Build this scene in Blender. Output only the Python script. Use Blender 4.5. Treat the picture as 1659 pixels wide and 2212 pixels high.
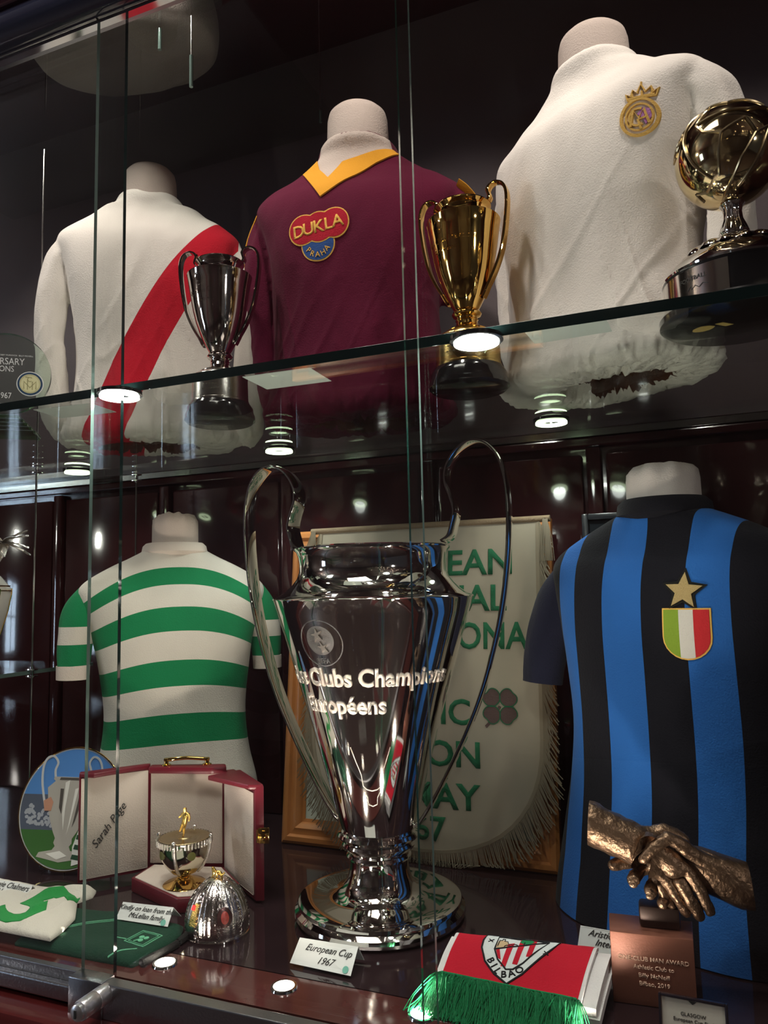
import bpy, bmesh, math, random
from math import sin, cos, pi, radians
from mathutils import Vector, Matrix, noise
from mathutils.bvhtree import BVHTree
for _o in list(bpy.data.objects): bpy.data.objects.remove(_o)
S = bpy.context.scene
COL = S.collection
random.seed(7)

# ------------------------------------------------------------------ camera
YAW, PIT, ROL = .384, .1042, .0241
fw = Vector((-sin(YAW)*cos(PIT), cos(YAW)*cos(PIT), sin(PIT)))
r0 = Vector((cos(YAW), sin(YAW), 0)); u0 = r0.cross(fw)
rr = r0*cos(ROL)-u0*sin(ROL); uu = u0*cos(ROL)+r0*sin(ROL)
cd = bpy.data.cameras.new('camera'); cam = bpy.data.objects.new('camera', cd); COL.objects.link(cam)
cd.sensor_fit = 'VERTICAL'; cd.sensor_height = 24; cd.sensor_width = 18; cd.lens = 1620/2212*24; cd.clip_start = .02
M3 = Matrix((rr, uu, -fw)).transposed()
cam.matrix_world = Matrix.Translation((0, -.81, .4843)) @ M3.to_4x4()
S.camera = cam

# ------------------------------------------------------------------ world, lights, exposure
w = bpy.data.worlds.new('world'); S.world = w; w.use_nodes = True
w.node_tree.nodes['Background'].inputs[0].default_value = (.75, .72, .8, 1)
w.node_tree.nodes['Background'].inputs[1].default_value = .02
S.view_settings.view_transform = 'Standard'; S.view_settings.look = 'None'
S.view_settings.gamma = 1; S.view_settings.use_curve_mapping = False
S.view_settings.exposure = 0.75

def lamp(name, kind, loc, power, color, target=None, **k):
    d = bpy.data.lights.new(name, kind); d.energy = power; d.color = color
    for a, b in k.items(): setattr(d, a, b)
    o = bpy.data.objects.new(name, d); COL.objects.link(o); o.location = loc
    if target is not None:
        o.rotation_euler = (Vector(target)-Vector(loc)).to_track_quat('-Z', 'Y').to_euler()
    return o
WARM = (1, .90, .81); COOL = (.93, 1, .93)
# unseen spots added below the cabinet ceiling to light the shirt fronts
for x in (-1.35, -.88, -.42, .05):
    lamp('ceiling_fill_spot', 'SPOT', (x, .06, 1.72), 8.5, WARM, (x-.02, .38, .9), spot_size=radians(90), spot_blend=.6, shadow_soft_size=.03)
# recessed uplights in the front strip of the display floor
UPX = (-1.03, -.851, -.673, -.494, -.314, -.135)
for x in UPX:
    lamp('floor_uplight', 'SPOT', (x, .046, .012), 2.6, (1, .9, .76), (x-.02, .30, .8), spot_size=radians(120), spot_blend=.7, shadow_soft_size=.015)
# puck lights in the glass shelf
PUCKS = [(-.7308, .012), (-.2119, .012), (-.2061, .483), (-.7454, .483), (-1.267, .483)]
for x, y in PUCKS:
    lamp('shelf_puck_light', 'SPOT', (x, y, .757), 1.6, COOL, (x, y+.10, 0), spot_size=radians(130), spot_blend=.8, shadow_soft_size=.02)
# fill lamps added outside the cabinet, no such fittings in view
lamp('room_ceiling_fill', 'AREA', (-.6, -.42, 2.2), 16, (1, .90, .82), (-.5, .2, .5), size=.7)
lamp('room_side_fill', 'POINT', (2.1, -1.6, 1.3), 26, (1, .92, .87), shadow_soft_size=.10)
lamp('room_far_fill', 'POINT', (-4.0, -1.5, 1.5), 62, (1, .92, .86), shadow_soft_size=.10)

# ------------------------------------------------------------------ materials
MATS = {}
def mat(name, col, rough=.5, metal=0., bump=0., bscale=200., vary=0., vscale=6., spec=.5, sheen=0., coat=0., emit=None, es=1.):
    if name in MATS: return MATS[name]
    m = bpy.data.materials.new(name); m.use_nodes = True; nt = m.node_tree
    b = nt.nodes['Principled BSDF']
    b.inputs['Base Color'].default_value = (*col, 1); b.inputs['Roughness'].default_value = rough
    b.inputs['Metallic'].default_value = metal; b.inputs['Specular IOR Level'].default_value = spec
    if sheen: b.inputs['Sheen Weight'].default_value = sheen
    if coat: b.inputs['Coat Weight'].default_value = coat; b.inputs['Coat Roughness'].default_value = .03
    if emit: b.inputs['Emission Color'].default_value = (*emit, 1); b.inputs['Emission Strength'].default_value = es
    if bump or vary:
        tc = nt.nodes.new('ShaderNodeTexCoord')
    if vary:
        n = nt.nodes.new('ShaderNodeTexNoise'); n.inputs['Scale'].default_value = vscale; n.inputs['Detail'].default_value = 6
        nt.links.new(tc.outputs['Object'], n.inputs['Vector'])
        mx = nt.nodes.new('ShaderNodeMixRGB'); mx.blend_type = 'MIX'
        mx.inputs[1].default_value = (*[c*(1-vary) for c in col], 1); mx.inputs[2].default_value = (*[min(1, c*(1+vary)) for c in col], 1)
        nt.links.new(n.outputs['Fac'], mx.inputs[0]); nt.links.new(mx.outputs[0], b.inputs['Base Color'])
    if bump:
        n2 = nt.nodes.new('ShaderNodeTexNoise'); n2.inputs['Scale'].default_value = bscale; n2.inputs['Detail'].default_value = 4
        nt.links.new(tc.outputs['Object'], n2.inputs['Vector'])
        bp = nt.nodes.new('ShaderNodeBump'); bp.inputs['Strength'].default_value = bump; bp.inputs['Distance'].default_value = .002
        nt.links.new(n2.outputs['Fac'], bp.inputs['Height']); nt.links.new(bp.outputs[0], b.inputs['Normal'])
    MATS[name] = m; return m

def cloth(name, col, vary=.06):
    return mat(name, col, .94, 0, .5, 420, vary, 9, .15, .05)

def node_math(nt, op, a, b=None, c=None):
    n = nt.nodes.new('ShaderNodeMath'); n.operation = op
    for i, v in enumerate((a, b, c)):
        if v is None: continue
        if isinstance(v, (int, float)): n.inputs[i].default_value = v
        else: nt.links.new(v, n.inputs[i])
    return n.outputs[0]

def band_cloth(name, func, stops, lo, hi):
    """cloth whose dyed bands follow func(x,y,z) in the garment's own space; stops = [(value, colour)...]"""
    m = cloth(name, (.5, .5, .5)); nt = m.node_tree; b = nt.nodes['Principled BSDF']
    tc = nt.nodes.new('ShaderNodeTexCoord'); sp = nt.nodes.new('ShaderNodeSeparateXYZ')
    nt.links.new(tc.outputs['Object'], sp.inputs[0])
    v = func(nt, sp.outputs[0], sp.outputs[1], sp.outputs[2])
    v = node_math(nt, 'DIVIDE', node_math(nt, 'SUBTRACT', v, lo), hi-lo)
    cr = nt.nodes.new('ShaderNodeValToRGB'); cr.color_ramp.interpolation = 'CONSTANT'
    e = cr.color_ramp.elements
    while len(e) > 1: e.remove(e[-1])
    e[0].position = 0; e[0].color = (*stops[0][1], 1)
    for p, c in stops[1:]:
        k = e.new(min(1, max(0, (p-lo)/(hi-lo)))); k.color = (*c, 1)
    nt.links.new(v, cr.inputs[0])
    n = nt.nodes.new('ShaderNodeTexNoise'); n.inputs['Scale'].default_value = 7; n.inputs['Detail'].default_value = 8
    nt.links.new(tc.outputs['Object'], n.inputs['Vector'])
    mx = nt.nodes.new('ShaderNodeMixRGB'); mx.blend_type = 'MULTIPLY'; mx.inputs[0].default_value = 1
    mr = nt.nodes.new('ShaderNodeMapRange'); mr.inputs[3].default_value = .82; mr.inputs[4].default_value = 1.08
    nt.links.new(n.outputs['Fac'], mr.inputs[0]); nt.links.new(mr.outputs[0], mx.inputs[2])
    nt.links.new(cr.outputs[0], mx.inputs[1]); nt.links.new(mx.outputs[0], b.inputs['Base Color'])
    return m

def glassmat(name, tint, f0=.04, rough=0.):
    m = bpy.data.materials.new(name); m.use_nodes = True; nt = m.node_tree; nt.nodes.clear()
    out = nt.nodes.new('ShaderNodeOutputMaterial'); mix = nt.nodes.new('ShaderNodeMixShader')
    tr = nt.nodes.new('ShaderNodeBsdfTransparent'); tr.inputs[0].default_value = (*tint, 1)
    gl = nt.nodes.new('ShaderNodeBsdfGlossy'); gl.inputs['Roughness'].default_value = rough; gl.inputs[0].default_value = (1, 1, 1, 1)
    g = nt.nodes.new('ShaderNodeNewGeometry'); dt = nt.nodes.new('ShaderNodeVectorMath'); dt.operation = 'DOT_PRODUCT'
    nt.links.new(g.outputs['Normal'], dt.inputs[0]); nt.links.new(g.outputs['Incoming'], dt.inputs[1])
    c = node_math(nt, 'ABSOLUTE', dt.outputs['Value'])
    f = node_math(nt, 'ADD', node_math(nt, 'MULTIPLY', node_math(nt, 'POWER', node_math(nt, 'SUBTRACT', 1., c), 5.), 1-f0), f0)
    nt.links.new(f, mix.inputs[0]); nt.links.new(tr.outputs[0], mix.inputs[1]); nt.links.new(gl.outputs[0], mix.inputs[2])
    nt.links.new(mix.outputs[0], out.inputs[0]); MATS[name] = m; return m

CREAM = (.72, .68, .60); BLACK = (.012, .011, .014)
m_shirtwhite = cloth('white_cotton', (.80, .745, .69))
m_bust = cloth('bust_calico', (.56, .47, .42))
m_maroon = cloth('maroon_cotton', (.098, .005, .026), .15)
m_gold_cloth = cloth('yellow_trim_cloth', (.72, .33, .03))
m_silver = mat('polished_silver', (.80, .77, .74), .045, 1)
m_silver2 = mat('engraved_silver', (.62, .58, .54), .24, 1, .4, 900)
m_gold = mat('polished_gold', (.86, .55, .17), .06, 1)
m_goldroll = mat('gilded_relief', (.9, .58, .16), .2, 1, .4, 500)
m_pale_gold = mat('pale_gold', (.74, .60, .34), .07, 1)
m_blackbase = mat('black_lacquer', (.012, .012, .013), .12, 0, coat=.6)
m_chrome = mat('brushed_aluminium', (.34, .35, .37), .28, 1, .15, 300)
m_mirrorchrome = mat('bright_chrome', (.8, .8, .82), .08, 1)
m_steel = mat('steel_rod', (.55, .55, .55), .2, 1)
m_glass = glassmat('clear_pane_glass', (.965, .972, .966))
m_shelfglass = glassmat('shelf_glass', (.93, .965, .95))
m_edge = mat('dark_glass_edge', (.006, .014, .014), .08, 0, coat=.5)
m_paneedge = mat('green_glass_edge', (.02, .075, .06), .06, 0, coat=1.)
m_edgebright = mat('bright_glass_edge', (.16, .23, .21), .12, .4)
m_wallup = mat('wall_dark_cloth', (.135, .108, .118), .8, 0, .3, 500, .12, 3)
m_wood = mat('mahogany_dark', (.030, .008, .009), .10, 0, 0, 1, .35, 5, .5, 0, .5)
m_woodfront = mat('mahogany_front', (.085, .014, .014), .16, 0, 0, 1, .3, 8, .5, 0, .6)
m_floor = mat('display_floor_gloss', (.022, .012, .014), .07, 0, .02, 60, .3, 5, .6)
m_strip = mat('display_floor_mahogany', (.075, .022, .02), .10, 0, .02, 40, .35, 9, .5)
m_cornice = mat('cornice_dark_lacquer', (.016, .018, .035), .18, 0, coat=.8)
m_cornice2 = mat('cornice_mahogany', (.05, .016, .022), .22, 0, coat=.6)
m_card = mat('white_card', (.80, .82, .80), .6)
m_ink = mat('black_ink', (.02, .02, .02), .6)
m_lens = mat('lamp_lens', (1, 1, 1), .4, emit=(1, .88, .72), es=55)
m_lenscool = mat('puck_lens', (1, 1, 1), .4, emit=(.95, 1, .9), es=40)
m_lensdim = mat('puck_ring', (1, 1, 1), .4, emit=(.80, 1, .62), es=3.2)
m_darkroom = mat('room_dark', (.09, .06, .055), .5)
m_bronze = mat('cast_bronze', (.20, .125, .08), .40, .9, 1., 150, .45, 35)
m_copper = mat('copper_plaque', (.27, .105, .07), .42, .35, .1, 400, .1, 8)
m_leather = mat('burgundy_leather', (.13, .008, .018), .35, 0, .15, 300)
m_velvet = cloth('cream_lining', (.66, .57, .50))

# ------------------------------------------------------------------ mesh helpers
def smooth(me, ang=40):
    for p in me.polygons: p.use_smooth = True
    try: me.set_sharp_from_angle(angle=radians(ang))
    except Exception: pass

def link(name, bm, m, parent=None, sm=True, ang=40, kind=None):
    me = bpy.data.meshes.new(name); bm.to_mesh(me); bm.free()
    for x in (m if isinstance(m, (list, tuple)) else [m]): me.materials.append(x)
    if sm: smooth(me, ang)
    o = bpy.data.objects.new(name, me); COL.objects.link(o)
    if parent: o.parent = parent
    if kind: o['kind'] = kind
    return o

def tag(o, label, cat, group=None, kind=None):
    o['label'] = label; o['category'] = cat
    if group: o['group'] = group
    if kind: o['kind'] = kind
    return o

def thing(name, loc, rz, label, cat, group=None):
    o = bpy.data.objects.new(name, None); COL.objects.link(o); o.empty_display_size = .03
    o.location = loc; o.rotation_euler = (0, 0, radians(rz))
    return tag(o, label, cat, group)

def struct(name, bm, m, parent=None, sm=False):
    o = link(name, bm, m, parent, sm)
    if not parent: o['kind'] = 'structure'
    return o

def box(bm, x0, x1, y0, y1, z0, z1, bev=0, mi=0):
    vs = [bm.verts.new((x, y, z)) for x in (x0, x1) for y in (y0, y1) for z in (z0, z1)]
    idx = [(0, 1, 3, 2), (4, 6, 7, 5), (0, 4, 5, 1), (2, 3, 7, 6), (0, 2, 6, 4), (1, 5, 7, 3)]
    fs = [bm.faces.new([vs[i] for i in f]) for f in idx]
    for f in fs: f.material_index = mi
    if bev:
        bmesh.ops.bevel(bm, geom=list({e for f in fs for e in f.edges}), offset=bev, segments=2, profile=.5, affect='EDGES')
    return fs

def prism(bm, pts, z0, z1, bev=0):
    a = [bm.verts.new((p[0], p[1], z0)) for p in pts]; b = [bm.verts.new((p[0], p[1], z1)) for p in pts]
    fs = [bm.faces.new(a[::-1]), bm.faces.new(b)]
    n = len(pts)
    for i in range(n): fs.append(bm.faces.new((a[i], a[(i+1) % n], b[(i+1) % n], b[i])))
    bmesh.ops.recalc_face_normals(bm, faces=fs)
    if bev: bmesh.ops.bevel(bm, geom=list({e for f in fs for e in f.edges}), offset=bev, segments=2, profile=.5, affect='EDGES')

def lathe(bm, prof, n=64, cx=0, cy=0, zoff=0, fn=None):
    rings = []
    for (r, z) in prof:
        if r < 1e-5: rings.append([bm.verts.new((cx, cy, z+zoff))]); continue
        ring = []
        for i in range(n):
            a = 2*pi*i/n; q = r if fn is None else fn(r, z, a)
            ring.append(bm.verts.new((cx+q*cos(a), cy+q*sin(a), z+zoff)))
        rings.append(ring)
    for A, B in zip(rings, rings[1:]):
        for i in range(n):
            j = (i+1) % n
            if len(A) == 1 and len(B) == 1: continue
            if len(A) == 1: bm.faces.new((A[0], B[j], B[i]))
            elif len(B) == 1: bm.faces.new((A[i], A[j], B[0]))
            else: bm.faces.new((A[i], A[j], B[j], B[i]))
    bmesh.ops.recalc_face_normals(bm, faces=bm.faces)

def cr(pts, n=6):
    """catmull-rom through tuples"""
    out = []
    P = [pts[0]]+list(pts)+[pts[-1]]
    for i in range(1, len(P)-2):
        for k in range(n):
            t = k/n
            out.append(tuple(.5*((2*b)+(-a+c)*t+(2*a-5*b+4*c-d)*t*t+(-a+3*b-3*c+d)*t**3) for a, b, c, d in zip(P[i-1], P[i], P[i+1], P[i+2])))
    out.append(tuple(pts[-1])); return out

def tube(bm, pts, rad, n=10, squash=1., up=(0, 1, 0), cap=True, wr=0, sq_fn=None):
    """sweep; rad scalar or list; squash scales the binormal radius"""
    P = [Vector(p) for p in pts]; R = rad if isinstance(rad, (list, tuple)) else [rad]*len(P)
    rings = []; U = Vector(up)
    for i, p in enumerate(P):
        t = (P[min(i+1, len(P)-1)]-P[max(i-1, 0)]).normalized()
        b = t.cross(U)
        if b.length < 1e-4: b = t.cross(Vector((1, 0, 0)))
        b.normalize(); a = b.cross(t).normalized(); ring = []
        for k in range(n):
            th = 2*pi*k/n; q = R[i]
            if wr: q *= 1+wr*noise.noise(Vector((p.x*14+3*cos(th), p.z*22, 2*sin(th))))
            ring.append(bm.verts.new(p+b*(q*squash*cos(th))+a*(q*sin(th))))
        rings.append(ring)
    fs = []
    for A, B in zip(rings, rings[1:]):
        for i in range(n): fs.append(bm.faces.new((A[i], A[(i+1) % n], B[(i+1) % n], B[i])))
    if cap: fs.append(bm.faces.new(rings[0][::-1])); fs.append(bm.faces.new(rings[-1]))
    bmesh.ops.recalc_face_normals(bm, faces=fs)

def ribbon(bm, pts, wid, th, side):
    """flat bar: width along 'side' axis, thickness in the path plane"""
    P = [Vector(p) for p in pts]; Sd = Vector(side).normalized(); rings = []
    W = wid if isinstance(wid, (list, tuple)) else [wid]*len(P)
    for i, p in enumerate(P):
        t = (P[min(i+1, len(P)-1)]-P[max(i-1, 0)]).normalized(); nn = t.cross(Sd).normalized()
        h = W[i]/2; e = th*.5
        sec = [(-h, -e*.5), (-h*.86, -e), (-h*.3, -e), (0, -e*1.5), (h*.3, -e), (h*.86, -e), (h, -e*.5), (h, e*.5), (h*.86, e), (0, e*1.2), (-h*.86, e), (-h, e*.5)]
        rings.append([bm.verts.new(p+Sd*a+nn*b) for a, b in sec])
    n = len(rings[0]); fs = []
    for A, B in zip(rings, rings[1:]):
        for i in range(n): fs.append(bm.faces.new((A[i], A[(i+1) % n], B[(i+1) % n], B[i])))
    fs.append(bm.faces.new(rings[0][::-1])); fs.append(bm.faces.new(rings[-1]))
    bmesh.ops.recalc_face_normals(bm, faces=fs)

def ball(bm, c, r, n=12, sc=(1, 1, 1)):
    g = bmesh.ops.create_uvsphere(bm, u_segments=n, v_segments=max(6, n//2), radius=r)
    for v in g['verts']: v.co = Vector((v.co.x*sc[0], v.co.y*sc[1], v.co.z*sc[2]))+Vector(c)

# flat figures (u,v) with thickness, mapped onto a surface -------------------
def refine(bm, L):
    for _ in range(6):
        es = [e for e in bm.edges if e.calc_length() > L]
        if not es: break
        bmesh.ops.subdivide_edges(bm, edges=es, cuts=1)
        bmesh.ops.triangulate(bm, faces=[f for f in bm.faces if len(f.verts) > 3])

class Flat:
    def __init__(s, fn=None, L=None): s.bm = bmesh.new(); s.fn = fn; s.L = L
    def _in(s, b):
        if s.L: refine(b, s.L)
        me = bpy.data.meshes.new('tmp'); b.to_mesh(me); b.free(); s.bm.from_mesh(me); bpy.data.meshes.remove(me)
    def poly(s, pts, w0=0., w1=.001):
        b = bmesh.new(); vs = [b.verts.new((p[0], p[1], w1)) for p in pts]; f = b.faces.new(vs)
        f.normal_update()
        if f.normal.z < 0: f.normal_flip()
        g = bmesh.ops.extrude_face_region(b, geom=[f])
        for v in [x for x in g['geom'] if isinstance(x, bmesh.types.BMVert)]: v.co.z = w1
        for v in vs: v.co.z = w0
        bmesh.ops.triangulate(b, faces=b.faces[:]); bmesh.ops.recalc_face_normals(b, faces=b.faces[:]); s._in(b); return s
    def line(s, pts, wd, w0=0., w1=.001, closed=False):
        n = len(pts); L_, R_ = [], []
        for i in range(n):
            a = pts[(i-1) % n] if (i > 0 or closed) else pts[i]; c = pts[(i+1) % n] if (i < n-1 or closed) else pts[i]
            dx, dy = c[0]-a[0], c[1]-a[1]; l = math.hypot(dx, dy) or 1
            nx, ny = -dy/l*wd/2, dx/l*wd/2
            L_.append((pts[i][0]+nx, pts[i][1]+ny)); R_.append((pts[i][0]-nx, pts[i][1]-ny))
        b = bmesh.new(); m = n if closed else n-1
        V = [[b.verts.new((*q, z)) for q in Q] for Q, z in ((L_, w1), (R_, w1), (L_, w0), (R_, w0))]
        for i in range(m):
            j = (i+1) % n
            b.faces.new((V[0][i], V[1][i], V[1][j], V[0][j])); b.faces.new((V[0][i], V[0][j], V[2][j], V[2][i]))
            b.faces.new((V[1][i], V[3][i], V[3][j], V[1][j])); b.faces.new((V[2][i], V[2][j], V[3][j], V[3][i]))
        bmesh.ops.recalc_face_normals(b, faces=b.faces[:]); s._in(b); return s
    def text(s, body, u, v, size, w0=0., w1=.001, shear=0, align='CENTER', rot=0, bold=0., sx=1., arc=None):
        c = bpy.data.curves.new('t', 'FONT'); c.body = body; c.size = size; c.align_x = align; c.shear = shear; c.offset = bold; c.resolution_u = 3
        o = bpy.data.objects.new('t', c); COL.objects.link(o)
        bpy.context.view_layer.update()
        me = bpy.data.meshes.new_from_object(o.evaluated_get(bpy.context.evaluated_depsgraph_get()))
        b = bmesh.new(); b.from_mesh(me); bpy.data.meshes.remove(me); bpy.data.objects.remove(o); bpy.data.curves.remove(c)
        bmesh.ops.remove_doubles(b, verts=b.verts[:], dist=size*1e-4)
        fs = b.faces[:]
        g = bmesh.ops.extrude_face_region(b, geom=fs)
        top = {x for x in g['geom'] if isinstance(x, bmesh.types.BMVert)}
        for q in b.verts: q.co.z = w1 if q in top else w0
        ca, sa = cos(rot), sin(rot)
        for q in b.verts:
            x, y = q.co.x*sx, q.co.y
            if arc:   # bend round a circle of this radius (positive: letters on top)
                a = x/arc; x, y = (arc+y)*sin(a), (arc+y)*cos(a)-arc
            q.co.x, q.co.y = u+x*ca-y*sa, v+x*sa+y*ca
        bmesh.ops.recalc_face_normals(b, faces=b.faces[:]); s._in(b); return s
    def done(s, name, m, parent, sm=False, kind=None):
        if s.fn:
            for q in s.bm.verts: q.co = s.fn(q.co.x, q.co.y, q.co.z)
        return link(name, s.bm, m, parent, sm, kind=kind)

def circ(u, v, r, n=28, r2=None, a0=0, a1=2*pi):
    full = abs(a1-a0-2*pi) < 1e-6
    return [(u+r*cos(a0+(a1-a0)*i/(n if full else n-1)), v+(r2 or r)*sin(a0+(a1-a0)*i/(n if full else n-1))) for i in range(n)]

def plane_fn(o, ex, ey, en):
    o, ex, ey, en = map(Vector, (o, ex, ey, en))
    return lambda u, v, w: o+ex*u+ey*v+en*w

def drape_fn(obj, off=.0005):
    me = obj.data; bv = BVHTree.FromPolygons([v.co.copy() for v in me.vertices], [tuple(p.vertices) for p in me.polygons])
    def f(u, v, w):
        h = bv.ray_cast(Vector((u, -1, v)), Vector((0, 1, 0)))
        if h[0] is None: return Vector((u, 0, v))
        return Vector((u, h[0].y-off-w, v))
    return f

def lathe_r(prof, z):
    for (ra, za), (rb, zb) in zip(prof, prof[1:]):
        if za <= z <= zb and zb > za: return ra+(rb-ra)*(z-za)/(zb-za)
    return prof[-1][0]

# ================================================================== SETTING
ZS = .774           # underside of the glass shelf
YB = .68            # back wall
ZC = 1.76           # cabinet ceiling
XL, XR = -3.2, .55
bm = bmesh.new(); box(bm, XL, XR, .077, YB, -.05, 0); struct('floor', bm, m_floor)
bm = bmesh.new(); box(bm, XL, XR, .0, .074, -.05, .0005); struct('trim_1', bm, m_strip)['label'] = 'mahogany front strip of the display floor'
bm = bmesh.new(); box(bm, XL, XR, YB, YB+.03, .79, ZC); struct('wall_back', bm, m_wallup)
# lower back: mahogany boards with mouldings
back = link('wall_back_lower', (lambda b: (box(b, XL, XR, YB+.012, YB+.04, -.05, .79), b)[1])(bmesh.new()), m_wood, None, False); back['kind'] = 'structure'
xs = [-3.2, -2.88, -2.54, -2.2, -1.86, -1.52, -1.18, -.84, -.50, -.16, .18, .55]
for a, b_ in zip(xs, xs[1:]):
    bm = bmesh.new(); box(bm, a+.022, b_-.022, YB, YB+.014, .0, .74, .006); link('panel', bm, m_wood, back)
for a in xs:
    bm = bmesh.new(); box(bm, a-.014, a+.014, YB-.006, YB+.014, .0, .752, .004); link('moulding', bm, m_wood, back)
bm = bmesh.new(); box(bm, XL, XR, YB-.008, YB+.012, .754, .771, .003); struct('trim_2', bm, m_wood)
bm = bmesh.new(); box(bm, XL, XR, .0, YB+.04, ZC, ZC+.03); struct('ceiling', bm, m_cornice2)
bm = bmesh.new(); box(bm, XL-.03, XL, 0, YB+.04, -.05, ZC); struct('wall_left', bm, m_wood)
bm = bmesh.new(); box(bm, XR, XR+.03, 0, YB+.04, -.05, ZC); struct('wall_right', bm, m_wood)
# upper cornice: chrome track, dark lacquer rolls, mahogany fascia
def roll(name, y, z, r, m, sq=1.):
    bm = bmesh.new(); tube(bm, [(XL, y, z), (XR, y, z)], r, 20, 1., (0, 0, 1)); return struct(name, bm, m, None, True)
bm = bmesh.new(); box(bm, XL, XR, -.006, .012, 1.333, 1.352, .001); struct('trim_3', bm, m_chrome)
bm = bmesh.new(); box(bm, XL, XR, -.0185, -.008, 1.3195, 1.324); struct('trim_4', bm, m_mirrorchrome)
roll('trim_5', -.030, 1.350, .026, m_cornice)
bm = bmesh.new(); box(bm, XL, XR, -.055, .0, 1.372, 1.40, .003); struct('trim_6', bm, m_cornice2)
roll('trim_7', -.062, 1.408, .018, m_cornice)
bm = bmesh.new(); box(bm, XL, XR, -.09, .0, 1.425, 1.80, .003); struct('trim_8', bm, m_cornice2)
# lower track and mahogany plinth below it
bm = bmesh.new(); box(bm, -.757, XR, -.030, -.012, -.036, .006, .0015); struct('trim_9', bm, m_chrome)
bm = bmesh.new(); box(bm, XL, -.757, -.012, -.002, -.026, .003, .001); box(bm, XL, -.757, -.024, -.012, -.030, -.010, .002); struct('trim_10', bm, m_chrome)
bm = bmesh.new(); box(bm, XL, XR, -.06, .0, -.085, -.036, .010); struct('trim_11', bm, m_woodfront, None, True)
bm = bmesh.new(); box(bm, XL, XR, -.05, .0, -.14, -.085, .003); box(bm, XL, XR, -.085, .0, -.17, -.12, .012); box(bm, XL, XR, -.07, 0, -1.0, -.17, .003); struct('trim_12', bm, m_woodfront, None, True)
# sliding glass panes
def pane(name, x0, x1, y0, mL, mR):
    bm = bmesh.new(); fs = box(bm, x0, x1, y0, y0+.006, -.002, 1.335)
    fs[0].material_index = 1; fs[1].material_index = 2
    o = link(name, bm, [m_glass, mL, mR], None, False); o['kind'] = 'structure'; return o
pane('window_1', XL, -.7215, .004, m_paneedge, m_edge)
pane('window_2', -.7615, -.2765, -.010, m_edgebright, m_edgebright)
pane('window_3', -.298, XR, .004, m_paneedge, m_paneedge)

# glass shelf with dark front edge
shelf = thing('glass_shelf', (-.8, .35, ZS), 0, 'long clear glass shelf with dark polished front edge carrying the upper shirts and cups', 'shelf')
bm = bmesh.new(); fs = box(bm, -1.38, 1.3, -.325, .325, 0, .013)
link('shelf_plate', bm, m_shelfglass, shelf, False)
bm = bmesh.new(); box(bm, -1.38, 1.3, -.3265, -.3252, 0.0, .013, .0003); link('front_edge', bm, m_edge, shelf, False)
bm = bmesh.new(); box(bm, -1.38, 1.3, .3252, .3275, 0.0, .013); link('back_edge', bm, m_steel, shelf, False)
for i, (x, y) in enumerate(PUCKS):
    lab = ['glowing round puck light under the shelf front, over the red sash end', 'brightest white puck light under the shelf front, below the gold cup',
           'ring puck light under the shelf, below the white crested shirt', 'small puck light behind the big silver cup handle, under the maroon shirt', 'ring puck light under the shelf, left of the glass door edge below the sash shirt'][i]
    p = thing('puck_light', (x, y, ZS-.001), 0, lab, 'light', 'puck lights in the glass shelf')
    bm = bmesh.new(); lathe(bm, [(.020, 0), (.031, 0), (.031, -.005), (.027, -.006), (.027, -.003), (.020, -.006), (.020, 0)], 32); link('housing', bm, m_blackbase, p)
    bm = bmesh.new()
    if i == 1: lathe(bm, [(0, -.0055), (.026, -.0055), (.026, -.0085), (0, -.0085)], 32); link('lens', bm, m_lenscool, p)
    else:
        lathe(bm, [(.018, -.0045), (.027, -.0045), (.027, -.0095), (.018, -.0095), (.018, -.0045)], 32)
        link('lens', bm, m_lenscool if i == 0 else m_lensdim, p)
    if i in (2, 4):
        bm = bmesh.new(); tube(bm, [(0, -.02, -.0075), (0, .02, -.0075)], .0012, 6); link('crossbar', bm, m_lensdim, p)
for i, x in enumerate(UPX):
    lab = 'recessed floor spotlight, number %d from the left' % (i+1)
    lab = {2: 'recessed floor spotlight beside the small silver egg cover', 3: 'recessed floor spotlight in front of the cup name card', 4: 'recessed floor spotlight shining at the green scarf fringe',
           1: 'recessed floor spotlight hidden behind the folded green jacket', 0: 'recessed floor spotlight under the folded white shirt, far left', 5: 'recessed floor spotlight hidden below the red scarf'}[i]
    if i in (0, 1, 5): continue
    p = thing('floor_spotlight', (x, .046, .0005), 0, lab, 'light', 'recessed spotlights in the front strip')
    bm = bmesh.new(); lathe(bm, [(.0125, 0.0005), (.017, 0.0005), (.016, .003), (.0130, .003), (.0125, .0005)], 28); link('bezel', bm, m_mirrorchrome, p)
    bm = bmesh.new(); lathe(bm, [(0, .0028), (.007, .0026), (.0125, .0015), (.0125, .0006), (0, .0006)], 24); link('lens', bm, m_lens, p)

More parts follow.
